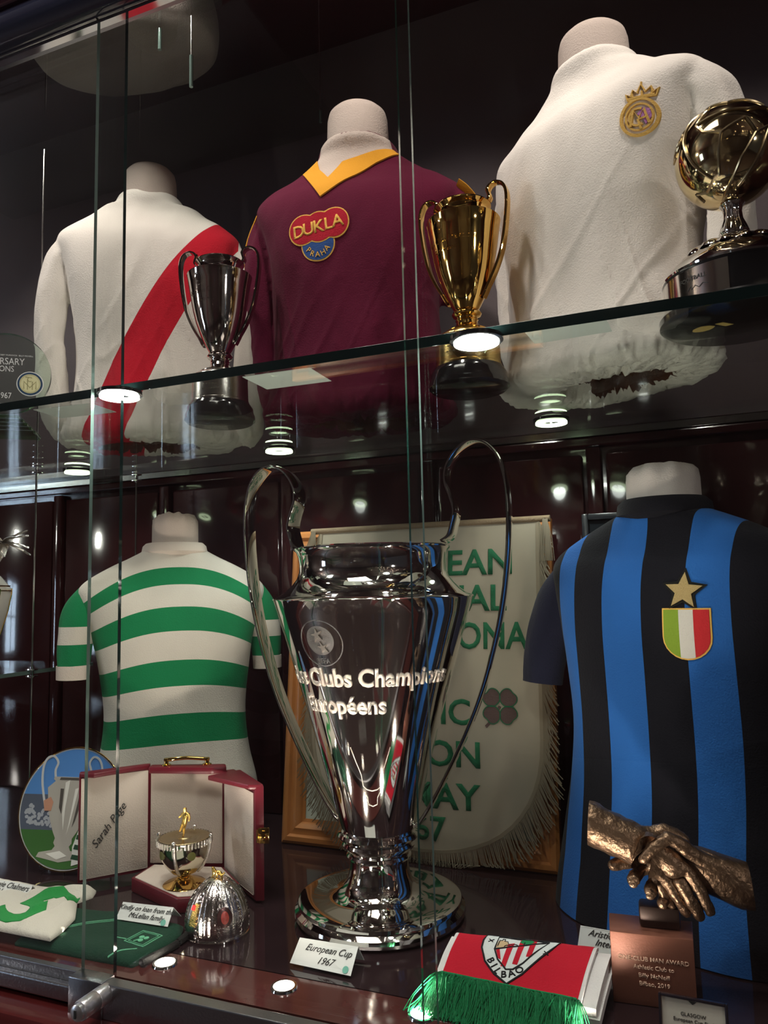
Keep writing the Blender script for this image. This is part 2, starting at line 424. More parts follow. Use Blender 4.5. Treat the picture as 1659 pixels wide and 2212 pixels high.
# hanging rods with clamps
def rod(x, y, z0, z1, lab, clamps):
    t = thing('hanging_rod', (x, y, z0), 0, lab, 'rod', 'thin rods hanging the shelves')
    bm = bmesh.new(); tube(bm, [(0, 0, 0), (0, 0, z1-z0)], .0022, 8); link('rod_bar', bm, m_steel, t)
    for c in clamps:
        bm = bmesh.new(); box(bm, -.010, .010, -.008, .008, c-z0-.010, c-z0-.006, .001); box(bm, -.010, .010, -.008, .008, c-z0+.004, c-z0+.008, .001)
        tube(bm, [(0, 0, c-z0-.012), (0, 0, c-z0+.012)], .004, 10); link('clamp', bm, m_mirrorchrome, t)
rod(-1.30, .40, .0, 1.50, 'thin steel hanging rod at far left holding the small vase shelf', (.33, .765))
rod(-1.20, .60, .30, 1.50, 'thin steel hanging rod behind the hooped shirt and sash shirt', (.765,))
for (x, y, z0, z1, zt, lab) in [(-.858, .25, 1.500, 1.542, 1.545, 'short glass clip under the upper shelf, left of two near the top'), (-.787, .25, 1.405, 1.466, 1.545, 'glass clip on a wire under the upper shelf, right of two near the top'), (-.6745, .55, 1.486, 1.512, ZC, 'small glass fitting hanging left of the maroon shirt neck')]:
    t = thing('glass_clip', (x, y, z0), 0, lab, 'fitting')
    bm = bmesh.new(); tube(bm, [(0, 0, 0), (0, 0, z1-z0)], .0035, 10); link('stud', bm, m_edgebright, t)
    bm = bmesh.new(); tube(bm, [(0, 0, z1-z0), (0, 0, zt-z0)], .0012, 6); link('wire', bm, m_steel, t)
t = thing('upper_glass_shelf', (-1.2, .43, 1.545), 0, 'upper clear glass shelf at the top left, just below the picture edge', 'shelf')
bm = bmesh.new(); box(bm, -.5, .52, -.24, .24, 0, .008); link('shelf_plate', bm, m_shelfglass, t, False)
t = thing('small_glass_shelf', (-1.46, .38, .33), 0, 'small clear glass shelf at far left under the white vase', 'shelf')
bm = bmesh.new(); box(bm, -.30, .155, -.22, .20, -.004, .004); link('shelf_plate', bm, m_shelfglass, t, False)
bm = bmesh.new(); box(bm, .1552, .1565, -.22, .20, -.004, .004); link('side_edge', bm, m_edgebright, t, False)

# lock barrel and sliding-door shoe at the bottom of the pane
t = thing('door_lock', (-.738, -.03, -.015), 0, 'chrome barrel lock on the aluminium shoe where the glass doors meet', 'lock')
bm = bmesh.new(); box(bm, -.024, .030, -.002, .022, -.022, .022, .0015); link('shoe', bm, m_chrome, t)
bm = bmesh.new(); lathe(bm, [(0, 0), (.0112, 0), (.0118, .002), (.0118, .020), (.0112, .021), (.0118, .022), (.0118, .044), (.0110, .046), (.0095, .046), (.0095, .051), (.007, .053), (0, .053)], 24)
o = link('barrel', bm, mat('satin_steel', (.62, .62, .64), .33, .9), t); o.rotation_euler = (radians(90), 0, 0); o.location = (.034, .004, .010)
bm = bmesh.new(); box(bm, -.0014, .0014, -.0045, .0045, .0528, .0542); o2 = link('keyhole', bm, m_ink, o)

# the room behind the camera (seen only as reflections)
bm = bmesh.new(); box(bm, -6, 5, -6.05, -6, -1, 2.3); struct('wall_front', bm, m_darkroom)
bm = bmesh.new(); box(bm, -6, 5, -6, -.1, -1.05, -1); struct('floor_room', bm, m_darkroom)
bm = bmesh.new(); box(bm, -6, 5, -6, -.1, 2.3, 2.35); struct('ceiling_room', bm, m_darkroom)
bulb = bmesh.new(); ball(bulb, (0, 0, 0), .012, 8); m_bulb = mat('warm_bulb', (1, 1, 1), .5, emit=(1, .80, .60), es=16)
me_b = bpy.data.meshes.new('bulb'); bulb.to_mesh(me_b); bulb.free(); me_b.materials.append(m_bulb)
rig = thing('room_light_rig', (0, -1, 2.3), 0, 'dark room ceiling rig of small warm bulbs in front of the cabinet', 'light')
random.seed(21); nb = 0
while nb < 64:
    bx, by = random.uniform(-4.2, 3.5), random.uniform(-5, -.25)
    az = math.degrees(math.atan2(bx, -by+.81)); el = math.degrees(math.atan2(1.78, math.hypot(bx, -by+.81)))
    if el < 43 and -54 < az < 8: continue      # keeps the room lamps out of the door glass mirror image, as in the photo
    o = bpy.data.objects.new('bulb', me_b); COL.objects.link(o); o.parent = rig; o.location = (bx, by+1, -.04); nb += 1
# a lit window in the left wall of the room
bm = bmesh.new(); box(bm, -6.05, -6, -6, -.1, -1, 2.3); struct('wall_room_left', bm, m_darkroom)
win = bmesh.new(); box(win, -5.99, -5.97, -3.75, -2.95, -.1, 1.3); wo = struct('window_4', win, mat('daylit_window', (.5, .6, .7), .5, emit=(.62, .78, 1), es=7))
for (a_, b_, c_, d_) in ((-3.36, -3.32, -.1, 1.3), (-3.75, -2.95, .58, .62)):
    bm = bmesh.new(); box(bm, -5.97, -5.94, a_, b_, c_, d_); link('glazing_bar', bm, m_darkroom, wo)

# ================================================================== TROPHY CUPS
CUP = [(0, .004), (.06, .002), (.118, 0), (.126, .003), (.129, .009), (.128, .014), (.123, .018), (.1215, .0195), (.1235, .022), (.1225, .026), (.117, .0285),
       (.100, .0295), (.080, .031), (.066, .034), (.056, .041), (.050, .050), (.0462, .062), (.0445, .075), (.0445, .082), (.0475, .0835), (.0495, .087), (.0475, .0905), (.0455, .0915),
       (.0455, .094), (.050, .0955), (.0545, .100), (.0560, .104), (.0540, .108), (.0520, .1095), (.0535, .112), (.0605, .114), (.0630, .118), (.0610, .1225), (.0575, .124), (.0565, .126),
       (.0585, .133), (.0640, .152), (.0735, .190), (.0860, .235), (.0985, .280), (.1115, .325), (.1250, .370), (.1385, .415), (.1490, .450), (.1560, .4720), (.1575, .4738), (.1560, .4755),
       (.1480, .479), (.1380, .485), (.1280, .494), (.1200, .504), (.1160, .515), (.1155, .526), (.1170, .538), (.1200, .546), (.1230, .5495), (.1235, .5515), (.1215, .5530), (.118, .5525),
       (.114, .545), (.112, .525), (.113, .512), (.12, .50), (.14, .475), (.12, .40), (.07, .20), (.0, .14)]
t = thing('european_cup', (-.464, .285, 0), 3, 'huge polished silver big-eared cup standing on the floor of the case', 'trophy')
bm = bmesh.new(); lathe(bm, CUP, 160); body = link('cup_body', bm, m_silver, t, ang=25)
HP = [(.118, .5525), (.1285, .560), (.1345, .578), (.1385, .597), (.1335, .618), (.1265, .640), (.1290, .664), (.1450, .688), (.1680, .700), (.1910, .694), (.2090, .670), (.2180, .630),
      (.2190, .580), (.2140, .520), (.2050, .460), (.1920, .405), (.1720, .340), (.1470, .280), (.1220, .230), (.1000, .190), (.0820, .160), (.0680, .140), (.0600, .134)]
for s in (-1, 1):
    pts = [(s*a, 0, b+(s*.007*max(0, (b-.3))/.4)) for a, b in cr(HP, 5)]
    bm = bmesh.new(); n = len(pts); ribbon(bm, pts, [.050-.022*(i/n) for i in range(n)], .0046, (0, 1, 0)); link('handle', bm, m_silver, t, ang=35)
def cup_fn(th0, z0, prof, sc=1.):
    def f(u, v, w):
        z = z0+v; r = lathe_r(prof, z/sc)*sc; a = th0+u/(.122*sc); r += w
        return Vector((r*cos(a), r*sin(a), z))
    return f
BODYP = [q for q in CUP[30:50] if .1299 < q[1] <= .4739]
def inscription(parent, th, zo, sc, m, big=True):
    for tx_, du_, z_, sx_ in (('des Clubs Champions', -.004, .351, .93), ('Européens', -.042, .312, 1.)):
        f = Flat(cup_fn(radians(th), 0, BODYP, sc), .006*sc)
        f.text(tx_, du_*sc, (z_+zo)*sc, 0.0345*sc, -.001*sc, .0018*sc, bold=.0011*sc, sx=sx_)
        f.done('inscription_line', m, parent)
    g = Flat(cup_fn(radians(th-27), 0, BODYP, sc), .006*sc); R = .029*sc; Z = (.412+zo)*sc
    g.line(circ(0, Z, R*1.12, 40), .0012*sc, -.001*sc, .0006*sc, closed=True); g.poly(circ(0, Z+.004*sc, R*.72, 32), -.001*sc, .0004*sc)
    g.text('UEFA', 0, Z+.004*sc, .0095*sc, -.001*sc, .0008*sc, arc=None, rot=0) if False else g.text('UEFA', 0, Z-R*.98, .0095*sc, -.001*sc, .0008*sc)
    e = g.done('emblem', mat('emblem_dark_silver', (.16, .15, .15), .35, 1, .6, 1200), parent)
    if big:   # leaping players inside the emblem
        h = Flat(cup_fn(radians(th-27), 0, BODYP, sc), .006*sc)
        star = lambda cx, cz, a, k: [(cx+k*r*cos(a+q), cz+k*r*sin(a+q)) for r, q in ((.011, 0), (.004, .5), (.010, 1.0), (.003, 1.7), (.009, 2.5), (.0035, 3.1), (.012, 3.7), (.004, 4.4), (.010, 5.0), (.003, 5.6))]
        h.poly(star(-.002, Z+.012, .6, .95), 0, .0022); h.poly(star(.004, Z-.006, 1.9, .85), 0, .0022)
        h.done('leaping_figure', mat('matt_relief_silver', (.78, .70, .62), .35, 1), e)
m_etch = mat('relief_silver', (.80, .70, .62), .30, 1, .5, 1500)
inscription(t, -77, 0, 1., m_etch)
# engraved cup outline below the text
g = Flat(cup_fn(radians(-76), 0, BODYP), .006)
g.line([(-.038, .262), (-.030, .240), (-.022, .222), (-.020, .205), (-.012, .200), (.0, .198), (.012, .200), (.020, .205), (.022, .222), (.030, .240), (.038, .262)], .0012, -.001, .0008)
g.line([(-.018, .196), (-.012, .188), (-.011, .178), (.0, .175), (.011, .178), (.012, .188), (.018, .196)], .0011, -.001, .0008)
g.done('engraved_outline', m_etch, t)

def small_cup(name, loc, rz, m, lab, m_drum):
    t = thing(name, loc, rz, lab, 'trophy', None); t.scale = (1.08, 1.08, 1.11)
    KZ = ((0, 0), (.0235, .031), (.0285, .036), (.057, .072), (.070, .084), (.094, .106), (.120, .143), (.175, .193), (.216, .243), (.2445, .267), (.287, .290), (.3, .3))
    def zm(z):
        for (a_, b_), (c_, d_) in zip(KZ, KZ[1:]):
            if a_ <= z <= c_: return b_+(d_-b_)*(z-a_)/(c_-a_)
        return z
    bm = bmesh.new(); lathe(bm, [(0, 0), (.053, 0), (.0575, .003), (.0575, .008), (.055, .012), (.0545, .017), (.051, .021), (.049, .0235), (0, .0235)], 64); link('black_base', bm, m_blackbase, t)
    bm = bmesh.new(); lathe(bm, [(0, .0235), (.0475, .0235), (.0475, .027), (.0465, .028), (.0455, .055), (.046, .057), (.0445, .061), (.037, .066), (.028, .070), (0, .070)], 64); dr = link('engraved_drum', bm, m_drum, t)
    def df(u, v, w): a = radians(-90)+u/.0462; return Vector(((.0462+w)*cos(a), (.0462+w)*sin(a), .041+v))
    f = Flat(df, .006)
    for k, (n_, x_) in enumerate(((7, -.017), (5, -.012), (6, -.014))):
        for q in range(n_): f.line([(x_+.005*q, .008-.006*k), (x_+.005*q+.0035, .008-.006*k)], .0010, -.0003, .0003)
    f.done('engraved_words', m_ink if False else mat('engraving_shadow', (.10, .08, .05), .5, .6), dr)
    sc = .0540/.1575
    SB = [(.0175, .1005), (.0205, .104), (.0265, .112), (.0330, .125), (.0390, .143), (.0435, .163), (.0475, .184), (.0510, .202), (.0535, .2160)]
    prof = [(0, .066), (.030, .067), (.032, .070), (.027, .073), (.021, .076), (.0165, .081), (.0150, .086), (.0165, .088), (.0150, .090), (.0155, .092), (.0195, .094), (.0215, .0965), (.0195, .099)]+SB+[(.0540, .2168), (.0515, .2175), (.0430, .2195), (.0375, .223),
            (.0355, .229), (.0358, .237), (.0385, .2405), (.0410, .2435), (.0400, .2462), (.038, .244), (.034, .23), (.036, .222), (.048, .21), (.035, .15), (0, .11)]
    bm = bmesh.new(); lathe(bm, prof, 72); link('cup_body', bm, m, t, ang=25)
    # body heights: remap of the big cup
    for s in (-1, 1):
        hp = [(.0405, .244), (.0430, .252), (.0415, .263), (.0405, .272), (.0440, .282), (.0515, .287), (.0600, .283), (.0655, .272), (.0685, .255), (.0690, .235), (.0670, .212), (.0620, .187), (.0550, .163), (.0465, .142), (.0370, .124), (.0300, .114), (.0270, .111)]
        bm = bmesh.new(); ribbon(bm, [(s*a, 0, b) for a, b in cr(hp, 4)], .0135, .0042, (0, 1, 0)); link('handle', bm, m, t)
    def cf(u, v, w):
        r = lathe_r(SB, v)+w; a = radians(-100)+u/.045; return Vector((r*cos(a), r*sin(a), v))
    f = Flat(cf, .004)
    f.text('des Clubs Champions', .004, .183, .0092, -.0004, .0005, sx=.95); f.text('Européens', -.004, .172, .0092, -.0004, .0005)
    f.line(circ(-.010, .2015, .0078, 24), .0007, -.0003, .0004, closed=True); f.poly(circ(-.010, .2025, .0052, 18), -.0003, .0003)
    f.done('inscription', m, t)
    for ch in t.children_recursive:
        for v in ch.data.vertices: v.co.z = zm(v.co.z)
    return t
ZT = ZS+.0135
small_cup('silver_cup_replica', (-.760, .300, ZT), 14, mat('dark_polished_silver', (.66, .60, .56), .06, 1), 'small silver two-handled cup on black base in front of the red-sashed shirt', mat('satin_silver', (.62, .60, .56), .22, 1, .1, 600))
small_cup('gold_cup_replica', (-.298, .292, ZT), -8, m_gold, 'small gold two-handled cup on black base beside the maroon shirt', mat('satin_gold', (.80, .58, .22), .18, 1, .1, 600))

# ball trophy at the right
t = thing('ball_trophy', (.074, .145, ZT), -20, 'gilt football on fluted silver stem and round black plinth, right end of shelf', 'trophy'); t.scale = (1.138, 1.138, 1.135)
bm = bmesh.new(); lathe(bm, [(0, 0), (.074, 0), (.079, .003), (.0795, .009), (.077, .012), (0, .012)], 96); link('plinth_foot', bm, m_blackbase, t)
bm = bmesh.new(); lathe(bm, [(0, .012), (.0725, .012), (.0725, .046), (.074, .048), (0, .048)], 96); link('black_plinth', bm, m_blackbase, t)
bm = bmesh.new(); n = 40
pl = []
for i in range(n):
    a = radians(-205)+radians(125)*i/(n-1); pl.append(a)
for rr_, z0, z1 in ((.0735, .0135, .045),):
    A = [[bm.verts.new((r*cos(a), r*sin(a), z)) for a in pl] for r, z in ((rr_, z0), (rr_, z1), (rr_-.002, z1), (rr_-.002, z0))]
    for q in range(4):
        for i in range(n-1): bm.faces.new((A[q][i], A[q][i+1], A[(q+1) % 4][i+1], A[(q+1) % 4][i]))
    bm.faces.new([A[q][0] for q in range(4)]); bm.faces.new([A[q][-1] for q in range(3, -1, -1)])
bmesh.ops.recalc_face_normals(bm, faces=bm.faces[:])
plq = link('silver_plate', bm, mat('plate_silver', (.66, .62, .58), .12, 1), t)
f = Flat(lambda u, v, w: Vector(((.0736+w)*cos(radians(-103)+u/.0736), (.0736+w)*sin(radians(-103)+u/.0736), .029+v)), .006)
f.text('FOOTBALL', -.006, .003, .0062, -.0002, .0004); f.line([(-.012, -.006), (-.008, -.002), (-.007, -.006), (-.003, -.003), (.001, -.006), (.005, -.003), (.010, -.005)], .0008, -.0002, .0004); f.done('engraved_words', m_ink, plq)
bm = bmesh.new(); lathe(bm, [(0, .048), (.074, .048), (.0745, .050), (.070, .056), (.062, .064), (.054, .070), (.050, .072), (0, .072)], 96); link('silver_dome', bm, m_silver, t)
bm = bmesh.new(); lathe(bm, [(0, .071), (.052, .072), (.050, .076), (.040, .082), (.028, .087), (.016, .089), (0, .090)], 96, fn=lambda r, z, a: r*(1+.05*sin(16*a)) if r > .02 else r); link('gadroon_ring', bm, m_silver, t)
bm = bmesh.new(); lathe(bm, [(0, .086), (.0165, .086), (.0185, .089), (.0165, .093), (.0130, .095), (.0150, .098), (.0125, .104), (.0095, .112), (.0088, .120), (.0098, .126), (.0125, .129), (.010, .132), (0, .132)], 64, fn=lambda r, z, a: r*(1+.05*cos(10*a)) if .10 < z < .128 else r); link('fluted_stem', bm, m_silver, t)
bm = bmesh.new(); RB = .0535
bmesh.ops.create_icosphere(bm, subdivisions=5, radius=RB)
for v in bm.verts: v.co.z += .1825
bl = link('gilt_ball', bm, m_pale_gold, t)
# raised seams: a zigzag leather panel pattern
def seam(bm, pts, w_=.0015):
    P = [Vector(p).normalized()*(RB+.0006)+Vector((0, 0, .1825)) for p in pts]
    Q = []
    for a, b in zip(P, P[1:]):
        for k in range(6):
            q = a.lerp(b, k/6)-Vector((0, 0, .1825)); Q.append(q.normalized()*(RB+.0006)+Vector((0, 0, .1825)))
    Q.append(P[-1]); tube(bm, Q, w_, 6)
bm = bmesh.new()
def sph(lon, lat): return (cos(radians(lat))*sin(radians(lon)), -cos(radians(lat))*cos(radians(lon)), sin(radians(lat)))
for S_ in ([(-35, 75), (-40, 45), (-35, 10), (-25, -20), (-8, -45)], [(-8, -45), (-30, -55), (-50, -48), (-60, -60)], [(-12, 55), (-8, 40), (-18, 22), (-8, 8), (10, 0), (35, 12), (45, -6), (60, 2)],
           [(10, 0), (6, -18), (2, -42), (-8, -45)], [(45, -6), (30, -30), (10, -60), (-20, -75)], [(-12, 55), (20, 45), (50, 48), (75, 40)], [(-18, 22), (10, 26), (40, 24), (70, 30), (80, 5)], [(-35, 75), (0, 72), (40, 70)],
           [(60, 2), (80, 5)], [(60, 2), (50, -30), (30, -60)], [(-12, 55), (-30, 62)]):
    seam(bm, [sph(a, b) for a, b in S_])
link('seam', bm, mat('seam_bronze', (.42, .33, .20), .25, 1), bl)
bm = bmesh.new()
for r_ in (10, 14):
    seam(bm, [sph(-62+r_*cos(k*pi/8)*1.3, 18+r_*sin(k*pi/8)) for k in range(17)], .001)
for a in range(5): seam(bm, [sph(-62+7*cos(a*1.3), 18+8*sin(a*1.3)), sph(-62+3*cos(a*2.1), 18+4*sin(a*2.1))], .001)
for a in (-8, -4, 0, 4, 8): seam(bm, [sph(-62+a, 34), sph(-62+a*1.3, 39-abs(a)*.2)], .001)
link('crest_relief', bm, mat('seam_bronze', (.42, .33, .20), .25, 1), bl)
# paper marks under the plinth
f = Flat(lambda u, v, w: Vector((u, v, -.0001-w)))
f.poly([(-.034+.012*cos(a*.6)*(1+.12*sin(5*a)), -.012+.008*sin(a*.6)*(1+.1*cos(4*a))) for a in range(10)], -.0003, .0003); f.poly([(-.020, -.018), (-.012, -.018), (-.006, -.004), (-.014, -.004)], -.0003, .0003)
f.done('paper_sticker', mat('old_yellow_paper', (.55, .38, .12), .8), t)

# ================================================================== SHIRTS
def torso_mesh(prof, N=72, fold=.003, seed=0, bunch=False, y0=None):
    """prof: (z, half width, half depth, x shift, y shift, exponent)"""
    P = cr(prof, 6); bm = bmesh.new(); rings = []
    for k, (z, hw, hd, xo, yo, e) in enumerate(P):
        ring = []
        for i in range(N):
            a = 2*pi*i/N; c, s = cos(a), sin(a)
            x = math.copysign(abs(c)**(2/e), c)*hw; y = math.copysign(abs(s)**(2/e), s)*hd
            q = Vector((x*9+seed, y*9, z*3.2))
            d = fold*(noise.noise(q*1.3)+.5*noise.noise(q*3))
            zz = z
            if bunch and k < bunch:
                d += .007*(1-k/bunch)*noise.noise(Vector((x*38+seed, y*38, z*30))); zz += .006*(1-k/bunch)*noise.noise(Vector((x*30, y*30, seed)))
                if y0 is not None: zz = max(zz, y0)
            l = math.hypot(x, y) or 1
            ring.append(bm.verts.new((x+xo+d*x/l, y+yo+d*y/l, zz)))
        rings.append(ring)
    for A, B in zip(rings, rings[1:]):
        for i in range(N): bm.faces.new((A[i], A[(i+1) % N], B[(i+1) % N], B[i]))
    bm.faces.new(rings[-1])
    bmesh.ops.recalc_face_normals(bm, faces=bm.faces[:]); return bm

def upper_prof(W, B, D, hs, zs=.395, zn=.485, xo=0, rn=.06, base=None):
    p = base or [(.060, B*.56, D*.40, xo, .012, 2.2), (.014, B*.58, D*.42, xo, .012, 2.2), (.004, B*.66, D*.52, xo, .010, 2.2), (.002, B*.90, D*.86, xo, 0, 2.4), (.006, B*1.04, D*1.06, xo, 0, 2.4), (.022, B*1.09, D*1.12, xo, 0, 2.4), (.05, B*1.02, D*1.04, xo, 0, 2.4)]
    p = p+[(.10, B*.97, D*.98, xo, 0, 2.4), (.18, B*.95, D*.98, xo, 0, 2.4), (.26, B*1.0, D*1.04, xo*.8, 0, 2.5), (.31, B*1.06, D*1.04, xo*.6, 0, 2.5),
           (zs-.045, W*.90, D*.98, xo*.4, 0, 2.4), (zs-.02, W*.945, D*.90, xo*.2, .002, 2.3), (zs-.002, W*.92, D*.80, 0, .004, 2.2), (zs+.014, W*.82, D*.72, 0, .006, 2.2), (zs+.032, W*.66, D*.65, 0, .008, 2.1),
           (zs+.052, W*.50, D*.62, 0, .008, 2.1), (zn-.018, W*.40, D*.62, 0, .006, 2.0), (zn-.004, rn+.012, rn+.006, 0, .004, 2), (zn+.006, rn+.005, rn, 0, .002, 2)]
    return p

def sleeve(t, pts, rad, m, name='sleeve', wr=.16, sq=1.3, up=(0, 1, 0)):
    bm = bmesh.new(); P = cr(pts, 6); R = [r[0] for r in cr([(r,) for r in rad], 6)]
    tube(bm, P, R, 24, 1., up, True, wr); return link(name, bm, m, t, ang=60)

def neck(t, z0, z1, r, m=m_bust, crumple=False, xo=0, tilt=0):
    bm = bmesh.new()
    pr = [(0, z0-.03), (r*.9, z0-.03), (r*1.0, z0), (r*1.0, z0+(z1-z0)*.4), (r*.98, z1-.018), (r*.93, z1-.007), (r*.80, z1), (r*.5, z1+.003), (0, z1+.002)]
    if crumple: pr = [(0, z0-.03), (r*1.04, z0-.03), (r, z0), (r*.99, z1-.02), (r*.93, z1-.008), (r*.78, z1-.001), (r*.55, z1+.003), (r*.35, z1-.001), (r*.2, z1+.005), (0, z1-.004)]
    lathe(bm, pr, 48, xo, 0, 0, (lambda r_, z, a: r_*(1+.07*sin(9*a+z*80)*(1 if z > z1-.012 else 0))) if crumple else None)
    if crumple:
        for v in bm.verts:
            if v.co.z > z1-.012: v.co.z += .006*noise.noise(v.co*70)
    o = link('neck_form', bm, m, t, ang=60); o['label'] = 'plain calico neck of the display bust'; return o

SHIRTS = {}
def fuse(objs, name, m, t, voxel=.0040, it=4, folds=.0026, seed=0):
    b = bmesh.new()
    for o in objs:
        b.from_mesh(o.data); me = o.data; bpy.data.objects.remove(o); bpy.data.meshes.remove(me)
    bmesh.ops.holes_fill(b, edges=[e for e in b.edges if e.is_boundary], sides=0)
    o = link('tmp', b, m)
    r = o.modifiers.new('r', 'REMESH'); r.mode = 'VOXEL'; r.voxel_size = voxel
    k = o.modifiers.new('s', 'SMOOTH'); k.factor = .6; k.iterations = it
    bpy.context.view_layer.update()
    me = bpy.data.meshes.new_from_object(o.evaluated_get(bpy.context.evaluated_depsgraph_get()))
    bpy.data.objects.remove(o); b = bmesh.new(); b.from_mesh(me); bpy.data.meshes.remove(me); b.normal_update()
    for v in b.verts:
        c = v.co; d = noise.noise(Vector((c.x*16+seed+c.z*6, c.y*12, c.z*5)))+.6*noise.noise(Vector((c.x*34-c.z*14, c.y*20, c.z*12+seed)))
        v.co = c+v.normal*d*folds
        # soft creases running down from the chest, stronger towards the hem
        cz_ = max(0, .36-c.z)*2.2
        for fx, fz, sd in ((26, 5, 1.7), (15, -9, 5.1)):
            n1 = abs(noise.noise(Vector((c.x*fx+c.z*fz+seed*sd, c.y*8, c.z*2.2))))
            v.co += v.normal*.0042*cz_*max(0, 1-n1*9)**2
        if c.z < .040:      # bunched, pleated hem tucked under the bust
            a_ = math.atan2(c.y*1.6, c.x); r_ = math.hypot(c.x, c.y*1.5); k_ = 1-c.z/.040
            pl = noise.noise(Vector((cos(a_)*8+seed, sin(a_)*8, r_*22)))+.7*noise.noise(Vector((cos(a_)*22, sin(a_)*22+seed, r_*50)))
            v.co += Vector((c.x, c.y, 0)).normalized()*pl*.013*k_
            if v.normal.z < .2: v.co.z += .016*max(0, 1-abs(noise.noise(Vector((cos(a_)*13+seed, sin(a_)*13, r_*9)))) *5)*k_*min(1, max(0, (.16-r_)*14))
            v.co.z = max(v.co.z, .0003)
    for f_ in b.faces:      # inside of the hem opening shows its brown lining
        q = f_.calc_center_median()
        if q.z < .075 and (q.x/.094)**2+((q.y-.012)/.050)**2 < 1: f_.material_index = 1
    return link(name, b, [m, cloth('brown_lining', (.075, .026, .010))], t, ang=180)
# --- white shirt with red diagonal sash
RED = (.55, .012, .03); WHT = (.80, .755, .70)
t = thing('football_shirt', (-1.0235, .428, ZT), 28.5, 'cream long-sleeved shirt with a broad red diagonal sash, on a bust on the glass shelf', 'shirt'); t.scale = (1.09, 1.09, 1.14)
def sash_fn(nt, x, y, z):
    # signed distance across the slanted band; the band bends slightly
    q = node_math(nt, 'POWER', node_math(nt, 'ABSOLUTE', node_math(nt, 'SUBTRACT', z, .26)), 2.)
    f = node_math(nt, 'SUBTRACT', node_math(nt, 'SUBTRACT', x, node_math(nt, 'MULTIPLY', z, .62)), node_math(nt, 'MULTIPLY', q, .58))
    return node_math(nt, 'ADD', f, node_math(nt, 'GREATER_THAN', x, .172))   # the sleeve beyond the seam is plain
m_sash = band_cloth('sash_cotton', sash_fn, [(-1, WHT), (-.144, RED), (-.063, WHT)], -.5, .5)
bm = torso_mesh(upper_prof(.185, .146, .095, 0, .400, .468, .008, .052), fold=.004, seed=3, bunch=22, y0=.0005); bd = link('shirt_body', bm, m_sash, t, ang=60)
s1 = sleeve(t, [(-.140, .0, .375), (-.166, .0, .335), (-.180, -.01, .25), (-.176, -.015, .16), (-.170, -.01, .08), (-.150, .0, .035), (-.128, .01, .018)], [.030, .033, .028, .026, .026, .026, .018], m_shirtwhite)
s2 = sleeve(t, [(.140, .0, .375), (.172, .0, .335), (.190, -.005, .25), (.192, -.01, .16), (.19, -.01, .08), (.185, .0, .04), (.17, .01, .025)], [.034, .032, .031, .030, .029, .03, .025], m_shirtwhite)
SHIRTS['sash'] = fuse([bd, s1, s2], 'shirt_body', m_sash, t, seed=12)
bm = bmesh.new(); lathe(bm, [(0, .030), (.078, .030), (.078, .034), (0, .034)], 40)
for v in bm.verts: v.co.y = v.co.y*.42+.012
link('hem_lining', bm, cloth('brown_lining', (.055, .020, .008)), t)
neck(t, .468, .530, .050)
# --- maroon shirt
t = thing('football_shirt', (-.543, .446, ZT), 12.7, 'maroon shirt with yellow V collar and a red and blue cloud-shaped chest badge', 'shirt'); t.scale = (1.08, 1.08, 1.126)
bm = torso_mesh(upper_prof(.197, .150, .095, 0, .395, .478, -.008, .060), fold=.004, seed=11, bunch=22, y0=.0005); bd = link('shirt_body', bm, m_maroon, t, ang=60)
m_msleeve = m_maroon
def ysl(nt, x, y, z): return node_math(nt, 'ABSOLUTE', x)
m_maroon_sl = band_cloth('maroon_sleeve_cotton', ysl, [(-1, (.098, .005, .026)), (.192, (.72, .33, .03))], -.5, .5)
s1 = sleeve(t, [(-.140, .0, .370), (-.172, .0, .335), (-.182, -.005, .26), (-.176, .0, .16), (-.168, .005, .07), (-.155, .01, .03)], [.034, .031, .028, .024, .022, .018], m_maroon)
s2 = sleeve(t, [(.145, .0, .372), (.176, .0, .345), (.180, .01, .30), (.165, .02, .25), (.150, .03, .2)], [.036, .034, .026, .02, .012], m_maroon)
SHIRTS['maroon'] = fuse([bd, s1, s2], 'shirt_body', m_maroon, t, seed=18)
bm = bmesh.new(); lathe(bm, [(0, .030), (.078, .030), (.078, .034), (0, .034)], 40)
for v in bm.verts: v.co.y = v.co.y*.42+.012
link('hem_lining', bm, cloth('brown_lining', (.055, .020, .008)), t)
bm = bmesh.new(); ribbon(bm, cr([(-.196, .018, .39), (-.212, .004, .33), (-.210, -.004, .27), (-.200, -.004, .20), (-.189, .0, .12), (-.182, .0, .07)], 5), .016, .002, (.35, -1, 0)); link('sleeve_stripe', bm, m_gold_cloth, t)['label'] = 'yellow stripe down the left sleeve'
bm = bmesh.new(); ribbon(bm, cr([(.175, -.032, .385), (.190, -.030, .372), (.206, -.022, .352), (.212, -.01, .33)], 5), .020, .002, (.5, -1, .6)); link('sleeve_stripe', bm, m_gold_cloth, t)['label'] = 'yellow stripe on the right shoulder'
neck(t, .470, .548, .055)
